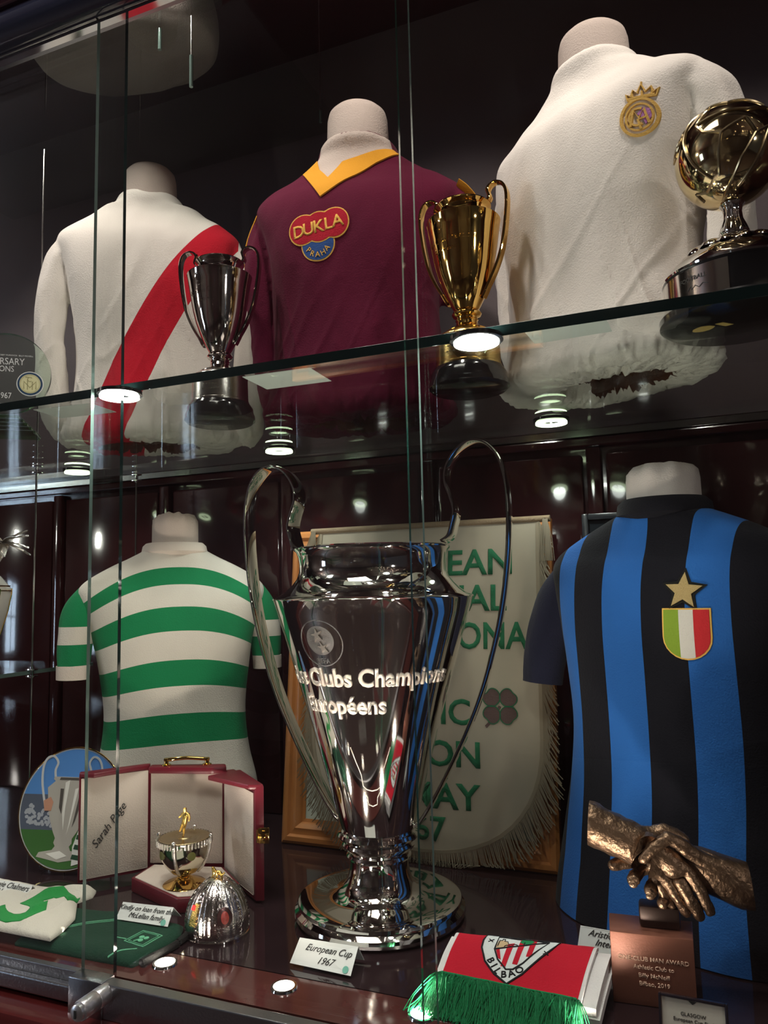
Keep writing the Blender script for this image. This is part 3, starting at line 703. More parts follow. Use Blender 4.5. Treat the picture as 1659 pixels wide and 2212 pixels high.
# --- white shirt with crest
t = thing('football_shirt', (-.0932, .370, ZT), -29, 'cream long-sleeved shirt with a gold crowned round crest, right of the gold cup', 'shirt'); t.scale = (1.035, 1.035, 1.055)
bm = torso_mesh(upper_prof(.192, .158, .102, 0, .408, .490, -.012, .058), fold=.004, seed=23, bunch=22, y0=.0005); bd = link('shirt_body', bm, m_shirtwhite, t, ang=60)
s1 = sleeve(t, [(-.142, .0, .380), (-.174, .0, .345), (-.186, .0, .26), (-.180, .0, .16), (-.176, .0, .08), (-.16, .01, .03)], [.034, .031, .028, .026, .024, .02], m_shirtwhite)
s2 = sleeve(t, [(.150, .0, .384), (.182, .0, .345), (.196, .0, .26), (.192, .0, .16), (.18, .0, .08), (.16, .01, .03)], [.036, .033, .031, .029, .027, .022], m_shirtwhite)
SHIRTS['crest'] = fuse([bd, s1, s2], 'shirt_body', m_shirtwhite, t, seed=15)
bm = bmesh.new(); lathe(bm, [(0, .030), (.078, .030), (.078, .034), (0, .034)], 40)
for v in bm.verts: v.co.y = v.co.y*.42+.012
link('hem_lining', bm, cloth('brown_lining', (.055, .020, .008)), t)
neck(t, .480, .548, .054)
# --- green and white hooped shirt
GRN = (.012, .20, .075); CRM = (.66, .61, .54)
t = thing('football_shirt', (-.993, .478, .0), 44, 'green and white hooped short-sleeved shirt on a bust behind the red leather case', 'shirt')
def hoop_fn(nt, x, y, z):
    q = node_math(nt, 'POWER', node_math(nt, 'MULTIPLY', node_math(nt, 'ABSOLUTE', x), 6.2), 2.4)
    k = node_math(nt, 'MAXIMUM', node_math(nt, 'MULTIPLY_ADD', z, .14, -.012), 0.)
    return node_math(nt, 'MULTIPLY_ADD', q, k, z)
hb = [(-1, CRM), (.040, GRN), (.095, CRM), (.146-.05, CRM), (.1986, GRN), (.2558, CRM), (.3091, GRN), (.3583, CRM), (.4142, GRN), (.4623, CRM), (.5061, GRN), (.5401, CRM)]
m_hoop = band_cloth('hooped_cotton', hoop_fn, hb, -.1, .7)
base = [(.01, .165, .10, .008, 0, 2.3), (.06, .165, .10, .008, 0, 2.3), (.11, .160, .098, .006, 0, 2.3)]
pr = base+[(.17, .148, .092, .004, 0, 2.3), (.25, .140, .088, .004, 0, 2.3), (.33, .148, .092, .002, 0, 2.4), (.40, .160, .096, 0, 0, 2.5), (.455, .178, .094, 0, 0, 2.4), (.488, .188, .085, 0, 0, 2.3), (.507, .182, .075, 0, 0, 2.2), (.525, .160, .068, 0, 0, 2.2), (.545, .125, .062, 0, 0, 2.1), (.562, .090, .058, 0, 0, 2.1), (.575, .066, .056, 0, 0, 2), (.582, .058, .052, 0, 0, 2)]
bm = torso_mesh(pr, fold=.002, seed=31); SHIRTS['hoop'] = link('shirt_body', bm, m_hoop, t, ang=60)
m_hsl = band_cloth('hooped_sleeve', lambda nt, x, y, z: z, [(-1, CRM), (.352, GRN), (.392, CRM), (.428, GRN), (.53, CRM)], -.1, .7)
for s in (-1, 1):
    sleeve(t, [(s*.148, .0, .492), (s*.176, .0, .455), (s*.188, .0, .41), (s*.192, .0, .365), (s*.193, .0, .345)], [.034, .036, .034, .031, .030], m_hsl, wr=.10)
    bm = bmesh.new(); tube(bm, [(s*.193, 0, .352), (s*.1935, 0, .326)], [.0312, .0305], 24); link('cuff', bm, m_velvet, t)
bm = bmesh.new(); lathe(bm, [(.060, .566), (.0665, .574), (.064, .586), (.058, .592), (.053, .588), (.054, .57), (.060, .566)], 48, fn=lambda r, z, a: r*(1+.02*sin(7*a))); link('collar', bm, m_velvet, t)
neck(t, .575, .650, .047, cloth('pinkish_calico', (.60, .50, .44)), True)
# --- blue and black striped shirt
BLU = (.020, .115, .38); BK = (.006, .006, .010)
t = thing('football_shirt', (-.03, .40, .0), -25, 'blue and black vertically striped shirt with star and tricolour shield, lower right', 'shirt')
def stripe_fn(nt, x, y, z):
    # stripes flare outwards below the waist
    g = node_math(nt, 'MAXIMUM', node_math(nt, 'MULTIPLY_ADD', z, -.6, 1.05), 1.0)
    return node_math(nt, 'DIVIDE', x, g)
sb = [(-1, BK), (-.155, BLU), (-.116, BK), (-.060, BLU), (.003, BK), (.066, BLU), (.121, BK)]
m_stripe = band_cloth('striped_wool', stripe_fn, sb, -.5, .5)
pr = [(.002, .200, .115, 0, -.01, 2.4), (.04, .196, .112, 0, -.008, 2.4), (.12, .182, .104, 0, -.004, 2.4), (.20, .168, .096, 0, 0, 2.4), (.28, .160, .094, 0, 0, 2.4), (.36, .164, .096, 0, 0, 2.5), (.42, .172, .098, 0, 0, 2.5), (.475, .184, .094, 0, 0, 2.4), (.512, .192, .084, 0, 0, 2.3),
      (.532, .184, .074, 0, 0, 2.2), (.550, .158, .067, 0, 0, 2.2), (.568, .124, .062, 0, 0, 2.1), (.582, .092, .060, 0, 0, 2.1), (.592, .068, .058, 0, 0, 2), (.598, .060, .054, 0, 0, 2)]
bm = torso_mesh(pr, fold=.002, seed=43); SHIRTS['stripe'] = link('shirt_body', bm, m_stripe, t, ang=60)
m_navy = cloth('navy_black_wool', (.012, .013, .028))
for s in (-1, 1):
    sleeve(t, [(s*.152, .0, .505), (s*.185, -.005, .462), (s*.205, -.014, .41), (s*.215, -.022, .36), (s*.218, -.026, .325)], [.036, .040, .037, .034, .032], m_navy, wr=.10)
bm = bmesh.new(); lathe(bm, [(.062, .580), (.070, .588), (.068, .604), (.060, .612), (.054, .606), (.056, .585), (.062, .580)], 48); link('collar', bm, cloth('black_rib', (.008, .008, .012)), t)
neck(t, .590, .662, .054, cloth('white_jersey_bust', (.62, .56, .52)), True)
# ------------------------------------------------------------------ badges and collars sewn on the shirts
def shirt_parent(k): return SHIRTS[k].parent
# yellow V collar on the maroon shirt
d = drape_fn(SHIRTS['maroon'])
f = Flat(d, .008); f.poly([(-.040, .400), (-.060, .425), (-.066, .4475), (-.060, .482), (.0, .486), (.060, .482), (.066, .458), (.0303, .4463), (-.0175, .4323)], -.002, .0012)
o = f.done('neck_front', m_bust, shirt_parent('maroon'), True)
f = Flat(d, .008); f.poly([(-.0485, .357), (-.0925, .428), (-.0665, .450), (-.060, .427), (-.040, .400)], -.002, .0035)
f.poly([(-.0485, .357), (-.040, .400), (-.0175, .4323), (.0303, .4463), (.0669, .460), (.078, .449), (.040, .425), (.008, .397)], -.002, .0035)
o = f.done('collar', m_gold_cloth, shirt_parent('maroon'), True); o['label'] = 'yellow V collar'
def radial_union(cs, cx, cz, N=60, grow=0):
    out = []
    for i in range(N):
        a = 2*pi*i/N; dx, dz = cos(a), sin(a); best = 0
        for (x, z, r) in cs:
            r += grow; ox, oz = cx-x, cz-z; b_ = ox*dx+oz*dz; c_ = ox*ox+oz*oz-r*r; D = b_*b_-c_
            if D > 0: best = max(best, -b_+math.sqrt(D))
        out.append((cx+best*dx, cz+best*dz))
    return out
lobes = [(-.0775, .3025, .0245), (-.0495, .304, .0250), (-.0245, .3085, .0245)]; low = [(-.0525, .2765, .0275)]
m_badge_y = cloth('badge_gold_thread', (.78, .45, .10)); m_badge_r = cloth('badge_red', (.42, .012, .03)); m_badge_b = cloth('badge_blue', (.03, .08, .26))
f = Flat(d, .012); f.poly(radial_union(lobes, -.05, .304, grow=.0015), -.001, .0010); f.poly(radial_union(low, -.0525, .277, grow=.0015), -.001, .0008)
bd = f.done('badge', m_badge_y, shirt_parent('maroon')); bd['label'] = 'red and blue cloud-shaped badge with gold edging'
f = Flat(d, .012); f.poly(radial_union(low, -.0525, .277, grow=-.0005), .0, .0013); f.done('blue_lobe', m_badge_b, bd)
f = Flat(d, .012); f.poly(radial_union(lobes, -.05, .304, grow=.0015), .0, .0016); f.done('lobe_rim', m_badge_y, bd)
f = Flat(d, .012); f.poly(radial_union(lobes, -.05, .304, grow=-.0005), .0, .0020); f.done('red_lobes', m_badge_r, bd)
f = Flat(d, .01)
for ch, x, z, r_ in (('D', -.085, .2905, .06), ('U', -.0675, .2925, .08), ('K', -.050, .295, .10), ('L', -.0335, .298, .12), ('A', -.0170, .301, .14)): f.text(ch, x, z, .0285, .0015, .0028, rot=r_, bold=.0004)
for i, ch in enumerate('PRAHA'):
    a = radians(-150+30*i); f.text(ch, -.0525+.0215*cos(a), .2795+.0215*sin(a)-.004, .0125, .001, .0022, rot=(a+pi/2)*.8)
f.done('lettering', m_badge_y, bd)
# gold crowned crest on the white shirt
d = drape_fn(SHIRTS['crest']); cx, cz = .1185, .3255; m_thread = cloth('ochre_thread', (.62, .38, .10)); m_purp = cloth('purple_thread', (.42, .18, .42))
f = Flat(d, .01); f.line(circ(cx, cz, .0205, 36, .0255), .0034, -.001, .0022, closed=True); f.line(circ(cx, cz, .0150, 30, .0185), .0022, -.001, .0018, True)
f.line([(cx-.010, cz-.012), (cx-.006, cz+.010), (cx, cz-.002), (cx+.006, cz+.010), (cx+.011, cz-.011)], .0028, -.001, .0024)
f.line([(cx+.002, cz-.018), (cx-.001, cz-.004), (cx+.008, cz-.002)], .0026, -.001, .0024); f.line(circ(cx-.001, cz, .010, 10, .012, radians(60), radians(300)), .0026, -.001, .0024)
cw = [(-.016, .026), (-.018, .036), (-.0125, .031), (-.010, .040), (-.005, .034), (-.001, .046), (.004, .034), (.010, .040), (.012, .031), (.018, .036), (.015, .026)]
f.line([(cx+.004+a, cz+b) for a, b in cw], .0024, -.001, .0022, True); f.line([(cx-.013, cz+.028), (cx+.018, cz+.028)], .0026, -.001, .0024)
for a in (-.010, 0, .010): f.line([(cx+.004+a, cz+.028), (cx+.004+a*1.15, cz+.036)], .0018, -.001, .002)
f.line([(cx+.003, cz+.044), (cx+.003, cz+.050)], .0014, -.001, .002)
bd = f.done('crest', m_thread, shirt_parent('crest')); bd['label'] = 'ochre embroidered crowned round crest'
f = Flat(d, .01); f.poly([(cx-.002, cz+.004), (cx+.004, cz+.012), (cx+.012, cz+.009), (cx+.014, cz-.002), (cx+.007, cz-.012), (cx+.004, cz-.003)], -.001, .0014); f.done('purple_band', m_purp, bd)
# star and tricolour shield on the striped shirt
d = drape_fn(SHIRTS['stripe'])
def starp(cx, cz, R, r_, rot=0): return [(cx+(R if i % 2 == 0 else r_)*sin(rot+pi*i/5), cz+(R if i % 2 == 0 else r_)*cos(rot+pi*i/5)) for i in range(10)]
f = Flat(d, .012); f.poly(starp(.0655, .474, .031, .0155, .06), -.001, .0010); f.done('star_backing', cloth('black_felt', (.012, .012, .010)), shirt_parent('stripe'))
f = Flat(d, .012); f.poly(starp(.0655, .474, .0255, .0112, .06), -.001, .0022); o = f.done('star', mat('antique_gold_thread', (.42, .30, .12), .55, .3, .8, 700), shirt_parent('stripe')); o['label'] = 'gold sequinned star badge'
def shield(g):
    l, r_, tp, bt, mid = .0368-g, .0982+g, .4500+g, .3825-g, .0672
    P = [(l, tp), (r_, tp)]
    for k in range(13):
        a = -pi*k/12; P.append((mid+(r_-mid)*cos(a), .412+(.412-bt)*sin(a)))
    return P
f = Flat(d, .012); f.poly(shield(.0008), -.001, .0010); bd = f.done('shield_badge', m_badge_y, shirt_parent('stripe')); bd['label'] = 'green white and red shield with yellow edging'
def clipx(P, a, b):
    def cut(P, x0, keep):
        out = []
        for i in range(len(P)):
            p, q = P[i], P[(i+1) % len(P)]
            if keep(p[0]): out.append(p)
            if keep(p[0]) != keep(q[0]): t_ = (x0-p[0])/(q[0]-p[0]); out.append((x0, p[1]+t_*(q[1]-p[1])))
        return out
    return cut(cut(P, a, lambda x: x >= a), b, lambda x: x <= b)
sp = shield(-.0012)
for nm, a, b_, c_ in (('green_third', 0, .0585, (.20, .30, .03)), ('white_third', .0585, .0775, (.60, .56, .50)), ('red_third', .0775, .2, (.50, .025, .03))):
    f = Flat(d, .012); f.poly(clipx(sp, a, b_), 0, .0018); f.done(nm, cloth(nm+'_cloth', c_), bd)

# ================================================================== FRAMED PENNANT
t = thing('framed_picture', (-.50, .535, 0), 0, 'pine picture frame standing behind the big silver cup, pennant hung over it', 'frame')
TL = Matrix.Rotation(radians(-6.0), 4, 'X')
FW, FH, fb = .268, .612, .046
m_pine = mat('varnished_pine', (.42, .16, .045), .35, 0, .1, 90, .22, 12, .5, 0, .2)
def rail(a, b, inw):
    """mitred moulding between outer corners a-b; inw points to the frame centre"""
    ax = Vector((b[0]-a[0], 0, b[1]-a[1])); L_ = ax.length; ax.normalize(); iw = Vector((inw[0], 0, inw[1]))
    sec = [(0, 0), (0, -.018), (.006, -.023), (.014, -.024), (.018, -.019), (.024, -.019), (.030, -.022), (.036, -.018), (.040, -.011), (.046, -.010), (.046, 0)]
    bm = bmesh.new(); R_ = []
    for e in (0, 1):
        R_.append([bm.verts.new(Vector((a[0], 0, a[1]))+ax*(q if e == 0 else L_-q)+iw*q+Vector((0, y, 0))) for q, y in sec])
    n = len(sec)
    for i in range(n): bm.faces.new((R_[0][i], R_[0][(i+1) % n], R_[1][(i+1) % n], R_[1][i]))
    bm.faces.new(R_[0]); bm.faces.new(R_[1][::-1]); bmesh.ops.recalc_face_normals(bm, faces=bm.faces[:])
    for v in bm.verts: v.co = TL @ v.co
    return link('rail', bm, m_pine, t, ang=30)
rail((-FW, 0), (FW, 0), (0, 1)); rail((FW, 0), (FW, FH), (-1, 0)); rail((FW, FH), (-FW, FH), (0, -1)); rail((-FW, FH), (-FW, 0), (1, 0))
bm = bmesh.new(); box(bm, -FW+.03, FW-.03, -.008, -.004, .03, FH-.03)
for v in bm.verts: v.co = TL @ v.co
link('mount_board', bm, mat('pale_green_mount', (.50, .55, .47), .8), t, False)
# pennant hanging from the frame top
p = thing('pennant', (-.47, .535, 0), 0, 'cream fringed pennant with green lettering and shamrock, hanging on the pine frame', 'pennant')
def pen(u, v, w):   # v = height; hangs in front of the frame, foot swings forward
    q = v/.60
    y = -.034+.062*q*q*.9 - .002*sin(u*40+v*9)*(1-q)
    return Vector((u, y-.004-w, v*.992+.008))
PW = .222
def pen_outline(g=0):
    P = [(-PW-g, .60), (-PW-g, .22)]
    for k in range(1, 24):
        a = pi+pi*k/24; P.append(((PW+g)*math.copysign(abs(cos(a))**.85, cos(a)), .22+(.207+g)*math.copysign(abs(sin(a))**.9, sin(a))))
    P += [(PW+g, .22), (PW+g, .60)]; return P
m_satin = mat('aged_dim_cream_satin', (.27, .235, .175), .55, 0, .25, 60, .14, 8, .4, .2); m_green = cloth('green_letter_felt', (.015, .10, .045)); m_fr = mat('fringe_tan', (.19, .155, .105), .8)  # aged satin, darkened overall to carry the dimness behind the cup
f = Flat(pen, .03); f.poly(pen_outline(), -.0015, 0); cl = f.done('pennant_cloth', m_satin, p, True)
rows = [('EUROPEAN', .008, .506, .066, 1.), ('CUP FINAL', .004, .440, .066, .98), ('INTERNAZIONALE', .018, .372, .066, .86), ('V', 0, .308, .055, 1), ('CELTIC', -.006, .238, .062, 1.), ('LISBON', .004, .165, .062, 1.05), ('25 MAY', -.002, .092, .062, 1.05), ('1967', -.014, .036, .058, 1.)]
for tx, u, v, sz, sx in rows:
    f = Flat(pen, .02); f.text(tx, u, v, sz, 0, .0012, sx=sx, bold=.0012); f.done('text_line', m_green, cl)
for cu in (.148,):
    f = Flat(pen, .012)
    for k in range(4):
        a = radians(45+90*k); cx, cz = cu+.0215*cos(a), .272+.0215*sin(a); P = []
        for j in range(24):
            th = 2*pi*j/24; r_ = .0158*(1-.30*max(0, cos(th))**6)
            P.append((cx+r_*cos(th+a), cz+r_*sin(th+a)))
        f.poly(P, 0, .0012)
    f.line([(cu, .272), (cu-.012, .250), (cu-.026, .236)], .005, 0, .0012)
    o = f.done('shamrock', cloth('shamrock_purple', (.085, .055, .050)), cl)
    f = Flat(pen, .02)
    for k in range(4):
        a = radians(45+90*k); cx, cz = cu+.0215*cos(a), .272+.0215*sin(a)
        f.line([(cx+.0158*(1-.30*max(0, cos(2*pi*j/24))**6)*cos(2*pi*j/24+a), cz+.0158*(1-.30*max(0, cos(2*pi*j/24))**6)*sin(2*pi*j/24+a)) for j in range(24)], .0016, .001, .0018, True)
    f.done('shamrock_outline', m_green, cl)
# fringe strands
bm = bmesh.new(); out = pen_outline(0)[1:-1]
def strand(bm, P, r_, n=3):
    tube(bm, P, r_, n, 1., (0, 1, 0), False)
acc = []
for a, b in zip(out, out[1:]):
    L_ = math.hypot(b[0]-a[0], b[1]-a[1]); m_ = max(1, int(L_/.0022))
    for k in range(m_): q = k/m_; acc.append((a[0]+(b[0]-a[0])*q, a[1]+(b[1]-a[1])*q))
left = [(-PW, .60-k*.0024) for k in range(158)]; right = [(PW, .60-k*.0024) for k in range(158)]
for (x, z) in acc+left+right:
    l = .046+.008*random.random(); side = (x/PW)*.5 if z < .2 else math.copysign(.35, x)
    j = random.uniform(-.1, .1); z2 = z-l*.9
    pts = [pen(x, z, .0005), pen(x+l*.5*(side+j), z-l*.5, .003), pen(x+l*(side+j*2), max(z2, .001), .004)]
    pts = [Vector((q.x, q.y, max(q.z, .0012))) for q in pts]
    strand(bm, pts, .0009)
fr = link('fringe', bm, m_fr, p); fr['kind'] = 'stuff'
f = Flat(pen, .03); f.line(pen_outline(-.003), .006, 0, .0012); f.done('braid_trim', m_fr, p)
bm = bmesh.new(); tube(bm, [(-PW-.02, .02, .607), (PW+.02, .02, .607)], .006, 10); link('top_rod', bm, mat('old_braid', (.20, .14, .08), .7, 0, .8, 600), p)
for s in (-1, 1):
    bm = bmesh.new()
    for k in range(40):
        a = random.random()*6.28; q = random.random()*.012
        strand(bm, [(s*(PW+.012)+.004*cos(a), .012, .606), (s*(PW+.016)+q*cos(a), .006+.005*sin(a), .57), (s*(PW+.016)+q*1.4*cos(a), .004+.006*sin(a), .53)], .0008)
    o = link('tassel', bm, m_fr, p); o['kind'] = 'stuff'
# second, small dark frame on the back wall behind
t = thing('framed_picture', (-.095, .66, .32), 0, 'small dark picture frame on the back wall, between pennant and striped shirt', 'frame')
for a, b, c_, d_ in ((-.09, -.078, 0, .30), (.078, .09, 0, .30), (-.078, .078, .288, .30), (-.078, .078, 0, .012)):
    bm = bmesh.new(); box(bm, a, b, -.01, .008, c_, d_, .002); link('rail', bm, mat('dark_frame_paint', (.02, .022, .026), .25), t)
bm = bmesh.new(); box(bm, -.078, .078, 0, .006, .012, .288); link('picture', bm, mat('dark_picture', (.015, .018, .022), .12), t)

# ================================================================== RED LEATHER CASE
t = thing('presentation_case', (-.80, .25, 0), 0, 'open burgundy leather case with cream lining, brass handle and brass clasp', 'case')
def wl(x, y): return (x+.80, y-.25)
tray = [wl(-.885, .228), wl(-.757, .182), wl(-.690, .215), wl(-.700, .265), wl(-.765, .318), wl(-.893, .290)]
bm = bmesh.new(); prism(bm, tray, .0005, .0225, .0015); link('base_tray', bm, m_leather, t)
bm = bmesh.new(); prism(bm, [(x*.93, y*.93) for x, y in tray], .022, .0238, .0005); link('inner_floor', bm, m_velvet, t)
CH = .186
def wall(name, a, b, z0, z1, th, m=m_leather, parent=t, side=1):
    a = Vector((*a, 0)); b = Vector((*b, 0)); d_ = (b-a).normalized(); n_ = Vector((-d_.y, d_.x, 0))*side*th
    bm = bmesh.new(); prism(bm, [(q.x, q.y) for q in (a, b, b+n_, a+n_)], z0, z1, .0012); return link(name, bm, m, parent)
hL, hR = wl(-.902, .292), wl(-.772, .330)
wall('back_panel', hL, hR, .004, CH, .006); wall('back_lining', (hL[0]+.004, hL[1]-.0005), (hR[0]-.004, hR[1]-.0005), .024, CH-.006, -.0015, m_velvet)
# back top cap (an octagonal shelf over the tray) carrying the handle
bm = bmesh.new(); prism(bm, [(hL[0]+.004, hL[1]), (hL[0]+.012, hL[1]-.018), (hR[0]-.006, hR[1]-.028), (hR[0]+.012, hR[1]-.012), (hR[0], hR[1]+.004)], CH-.008, CH+.004, .003); cap = link('top_cap', bm, m_leather, t)
hx0, hx1 = Vector((hL[0]+.036, hL[1]-.0, CH+.004)), Vector((hR[0]-.028, hR[1]-.012, CH+.004))
bm = bmesh.new()
for q in (hx0, hx1):
    lathe_pts = [(0, 0), (.008, 0), (.008, .0015), (.004, .003), (.0035, .007), (.005, .009), (.004, .012), (0, .013)]
    b2 = bmesh.new(); lathe(b2, lathe_pts, 16)
    for v in b2.verts: v.co += q
    me_ = bpy.data.meshes.new('q'); b2.to_mesh(me_); b2.free(); bm.from_mesh(me_); bpy.data.meshes.remove(me_)
tube(bm, cr([hx0+Vector((-.004, 0, .009)), hx0.lerp(hx1, .1)+Vector((0, 0, .010)), hx0.lerp(hx1, .5)+Vector((0, 0, .012)), hx0.lerp(hx1, .9)+Vector((0, 0, .010)), hx1+Vector((.004, 0, .009))], 4), .0032, 10)
link('carry_handle', bm, m_gold, t)
# left door: a half shell swung open to the left
oL = wl(-.978, .205)
dl = link('door', (lambda b: (prism(b, [oL, hL, (hL[0]-.001, hL[1]+.007), (oL[0]-.004, oL[1]+.005)], .010, CH, .0015), b)[1])(bmesh.new()), m_leather, t); dl['label'] = 'left leather door with handwritten signature on its lining'
wall('door_lining', (oL[0]+.004, oL[1]+.0008), (hL[0]-.002, hL[1]-.0015), .016, CH-.006, -.0012, m_velvet, dl)
bm = bmesh.new(); prism(bm, [oL, (oL[0]+.030, oL[1]+.002), (hL[0]-.006, hL[1]-.012), hL, (hL[0]-.004, hL[1]+.008), (oL[0]-.004, oL[1]+.006)], CH-.004, CH+.004, .002); link('door_top', bm, m_leather, dl)
# signature on the lining
ex = (Vector((*hL, 0))-Vector((*oL, 0))).normalized(); nrm = Vector((ex.y, -ex.x, 0))
f = Flat(plane_fn(Vector((*oL, 0))+ex*.028+Vector((0, 0, .062))+nrm*.0040, ex, Vector((0, 0, 1)), nrm))
f.text('Sarah Page', 0, 0, .0185, 0, .0004, align='LEFT', rot=radians(52), shear=.35); f.done('signature', m_ink, dl)
# right door seen from its lined side, clasp on the outer edge
oR = wl(-.662, .252)
dr = link('door', (lambda b: (prism(b, [hR, oR, (oR[0]+.013, oR[1]+.006), (hR[0]+.012, hR[1]+.012)], .004, CH-.006, .002), b)[1])(bmesh.new()), m_leather, t); dr['label'] = 'right leather door with brass clasp'
wall('door_lining', (hR[0]+.002, hR[1]-.002), (oR[0]-.005, oR[1]+.003), .012, CH-.018, -.0012, m_velvet, dr)
bm = bmesh.new(); prism(bm, [(hR[0]+.02, hR[1]-.008), (hR[0]+.000, hR[1]-.050), (oR[0]-.010, oR[1]-.004), oR, (oR[0]+.012, oR[1]+.006), (hR[0]+.03, hR[1]+.004)], CH-.012, CH-.004, .002); link('door_top', bm, m_leather, dr)
bm = bmesh.new(); box(bm, -.007, .010, -.0015, .0015, -.012, .012, .0008); box(bm, -.004, .004, -.003, 0, -.008, .008, .0006); tube(bm, [(-.0085, -.001, -.010), (-.0085, -.001, .010)], .0018, 8); tube(bm, [(.003, -.004, 0), (.003, -.002, 0)], .0018, 8)
o = link('clasp', bm, m_gold, dr); o.location = (oR[0]+.014, oR[1]-.000, .105); o.rotation_euler = (0, 0, radians(20))

# ------------------------------------------------------------------ half-egg bowl with footballer, standing in the case
t = thing('trophy_bowl', (-.782, .232, .0240), 0, 'small bowl-shaped trophy with gold footballer on gilt ribbed foot, inside the leather case', 'trophy')
bm = bmesh.new(); lathe(bm, [(0, 0)]+[(.034-.0028*k-(.0012 if j else 0), .0012*k+.0004+.0011*j) for k in range(8) for j in (0, 1)]+[(.010, .012), (.007, .014), (0, .014)], 64); link('gilt_foot', bm, m_gold, t)
bowl = [(0, .0135), (.010, .0145), (.021, .020), (.030, .030), (.037, .043), (.0405, .056), (.042, .066), (.0430, .070), (.0430, .0715), (.0410, .0715), (.040, .0705), (0, .0705)]
bm = bmesh.new(); lathe(bm, bowl, 64); link('bowl', bm, mat('silvered_glass_bowl', (.62, .58, .46), .08, 1), t)
bm = bmesh.new()
for k in range(48):
    a = 2*pi*k/48; q = Vector((.0432*cos(a), .0432*sin(a), 0)); tube(bm, [q+Vector((0, 0, .064)), q+Vector((0, 0, .0725))], .0015, 6, 1, (cos(a), sin(a), .1))
o = link('ribbed_rim', bm, m_silver2, t); o['kind'] = 'stuff'
bm = bmesh.new(); lathe(bm, [(0, .0718), (.0395, .0718), (.040, .0722), (.0395, .0728), (.020, .0732), (.0195, .0728), (.012, .0728), (.0115, .0733), (0, .0733)], 48); pf = link('pitch_lid', bm, mat('brushed_pale_gold', (.55, .45, .26), .25, 1, .3, 500), t)
for a in (-75, 15, 105, 195):
    bm = bmesh.new(); a = radians(a); P = [Vector((r_*1.03*cos(a), r_*1.03*sin(a), z)) for r_, z in bowl[2:8]]; tube(bm, P, .0026, 8, 1, (cos(a), sin(a), .1)); link('pillar_strap', bm, m_silver2, t)
    bm = bmesh.new(); ball(bm, (.044*cos(a), .044*sin(a), .0755), .0034); link('pillar_knob', bm, m_silver, t)
for a in (-112, -38):
    bm = bmesh.new(); a = radians(a)
    b2 = Flat(lambda u, v, w: Vector(((.0405+w)*cos(a+u/.04), (.0405+w)*sin(a+u/.04), .053+v)), .004); b2.poly(circ(0, 0, .0065, 20), -.003, .0008); b2.done('enamel_medallion', mat('olive_enamel', (.10, .10, .03), .2), t); bm.free()

def skin_figure(name, chains, m, parent, sub=2, post=None, tip=True):
    """chains: lists of (x,y,z,r); chains whose first point repeats an earlier joint connect there"""
    bm = bmesh.new(); sk = bm.verts.layers.skin.verify(); seen = {}
    for ch in chains:
        prev = None
        for (x, y, z, r_) in ch:
            k = (round(x, 5), round(y, 5), round(z, 5))
            if k in seen: v = seen[k]
            else:
                v = bm.verts.new((x, y, z)); v[sk].radius = (r_, r_); seen[k] = v
                if len(seen) == 1: v[sk].use_root = True
            if prev is not None and prev != v and not bm.edges.get((prev, v)): bm.edges.new((prev, v))
            prev = v
    me = bpy.data.meshes.new('sk'); bm.to_mesh(me); bm.free(); o = bpy.data.objects.new('sk', me); COL.objects.link(o)
    md = o.modifiers.new('s', 'SKIN'); md.use_smooth_shade = True
    if sub: md = o.modifiers.new('u', 'SUBSURF'); md.levels = sub
    bpy.context.view_layer.update()
    me2 = bpy.data.meshes.new_from_object(o.evaluated_get(bpy.context.evaluated_depsgraph_get())); bpy.data.objects.remove(o)
    b = bmesh.new(); b.from_mesh(me2); bpy.data.meshes.remove(me2)
    if post: post(b)
    return link(name, b, m, parent, ang=180)
# running footballer, arms out
H = .046; Z0 = .0735
hip = (0, 0, Z0+.023, .0042)
skin_figure('footballer', [[hip, (.0005, 0, Z0+.029, .0042), (.001, 0, Z0+.035, .0052), (.001, -.0005, Z0+.0385, .0022), (.001, -.001, Z0+.0425, .0034), (.001, -.001, Z0+.045, .0028)],
    [(.001, 0, Z0+.035, .0052), (.0065, .0, Z0+.0345, .0022), (.0115, -.002, Z0+.030, .0018), (.0120, -.006, Z0+.025, .0014)],
    [(.001, 0, Z0+.035, .0052), (-.0045, .0, Z0+.0345, .0022), (-.0085, .002, Z0+.030, .0018), (-.0130, .001, Z0+.027, .0013)],
    [hip, (.002, -.001, Z0+.019, .0030), (.001, -.004, Z0+.012, .0024), (-.001, -.001, Z0+.005, .0018), (-.001, -.002, Z0+.001, .0016), (-.001, -.005, Z0+.001, .0013)],
    [hip, (-.003, .0, Z0+.019, .0030), (-.006, -.001, Z0+.013, .0024), (-.010, .003, Z0+.008, .0018), (-.0125, .003, Z0+.005, .0014)]], m_goldroll, pf, 2)

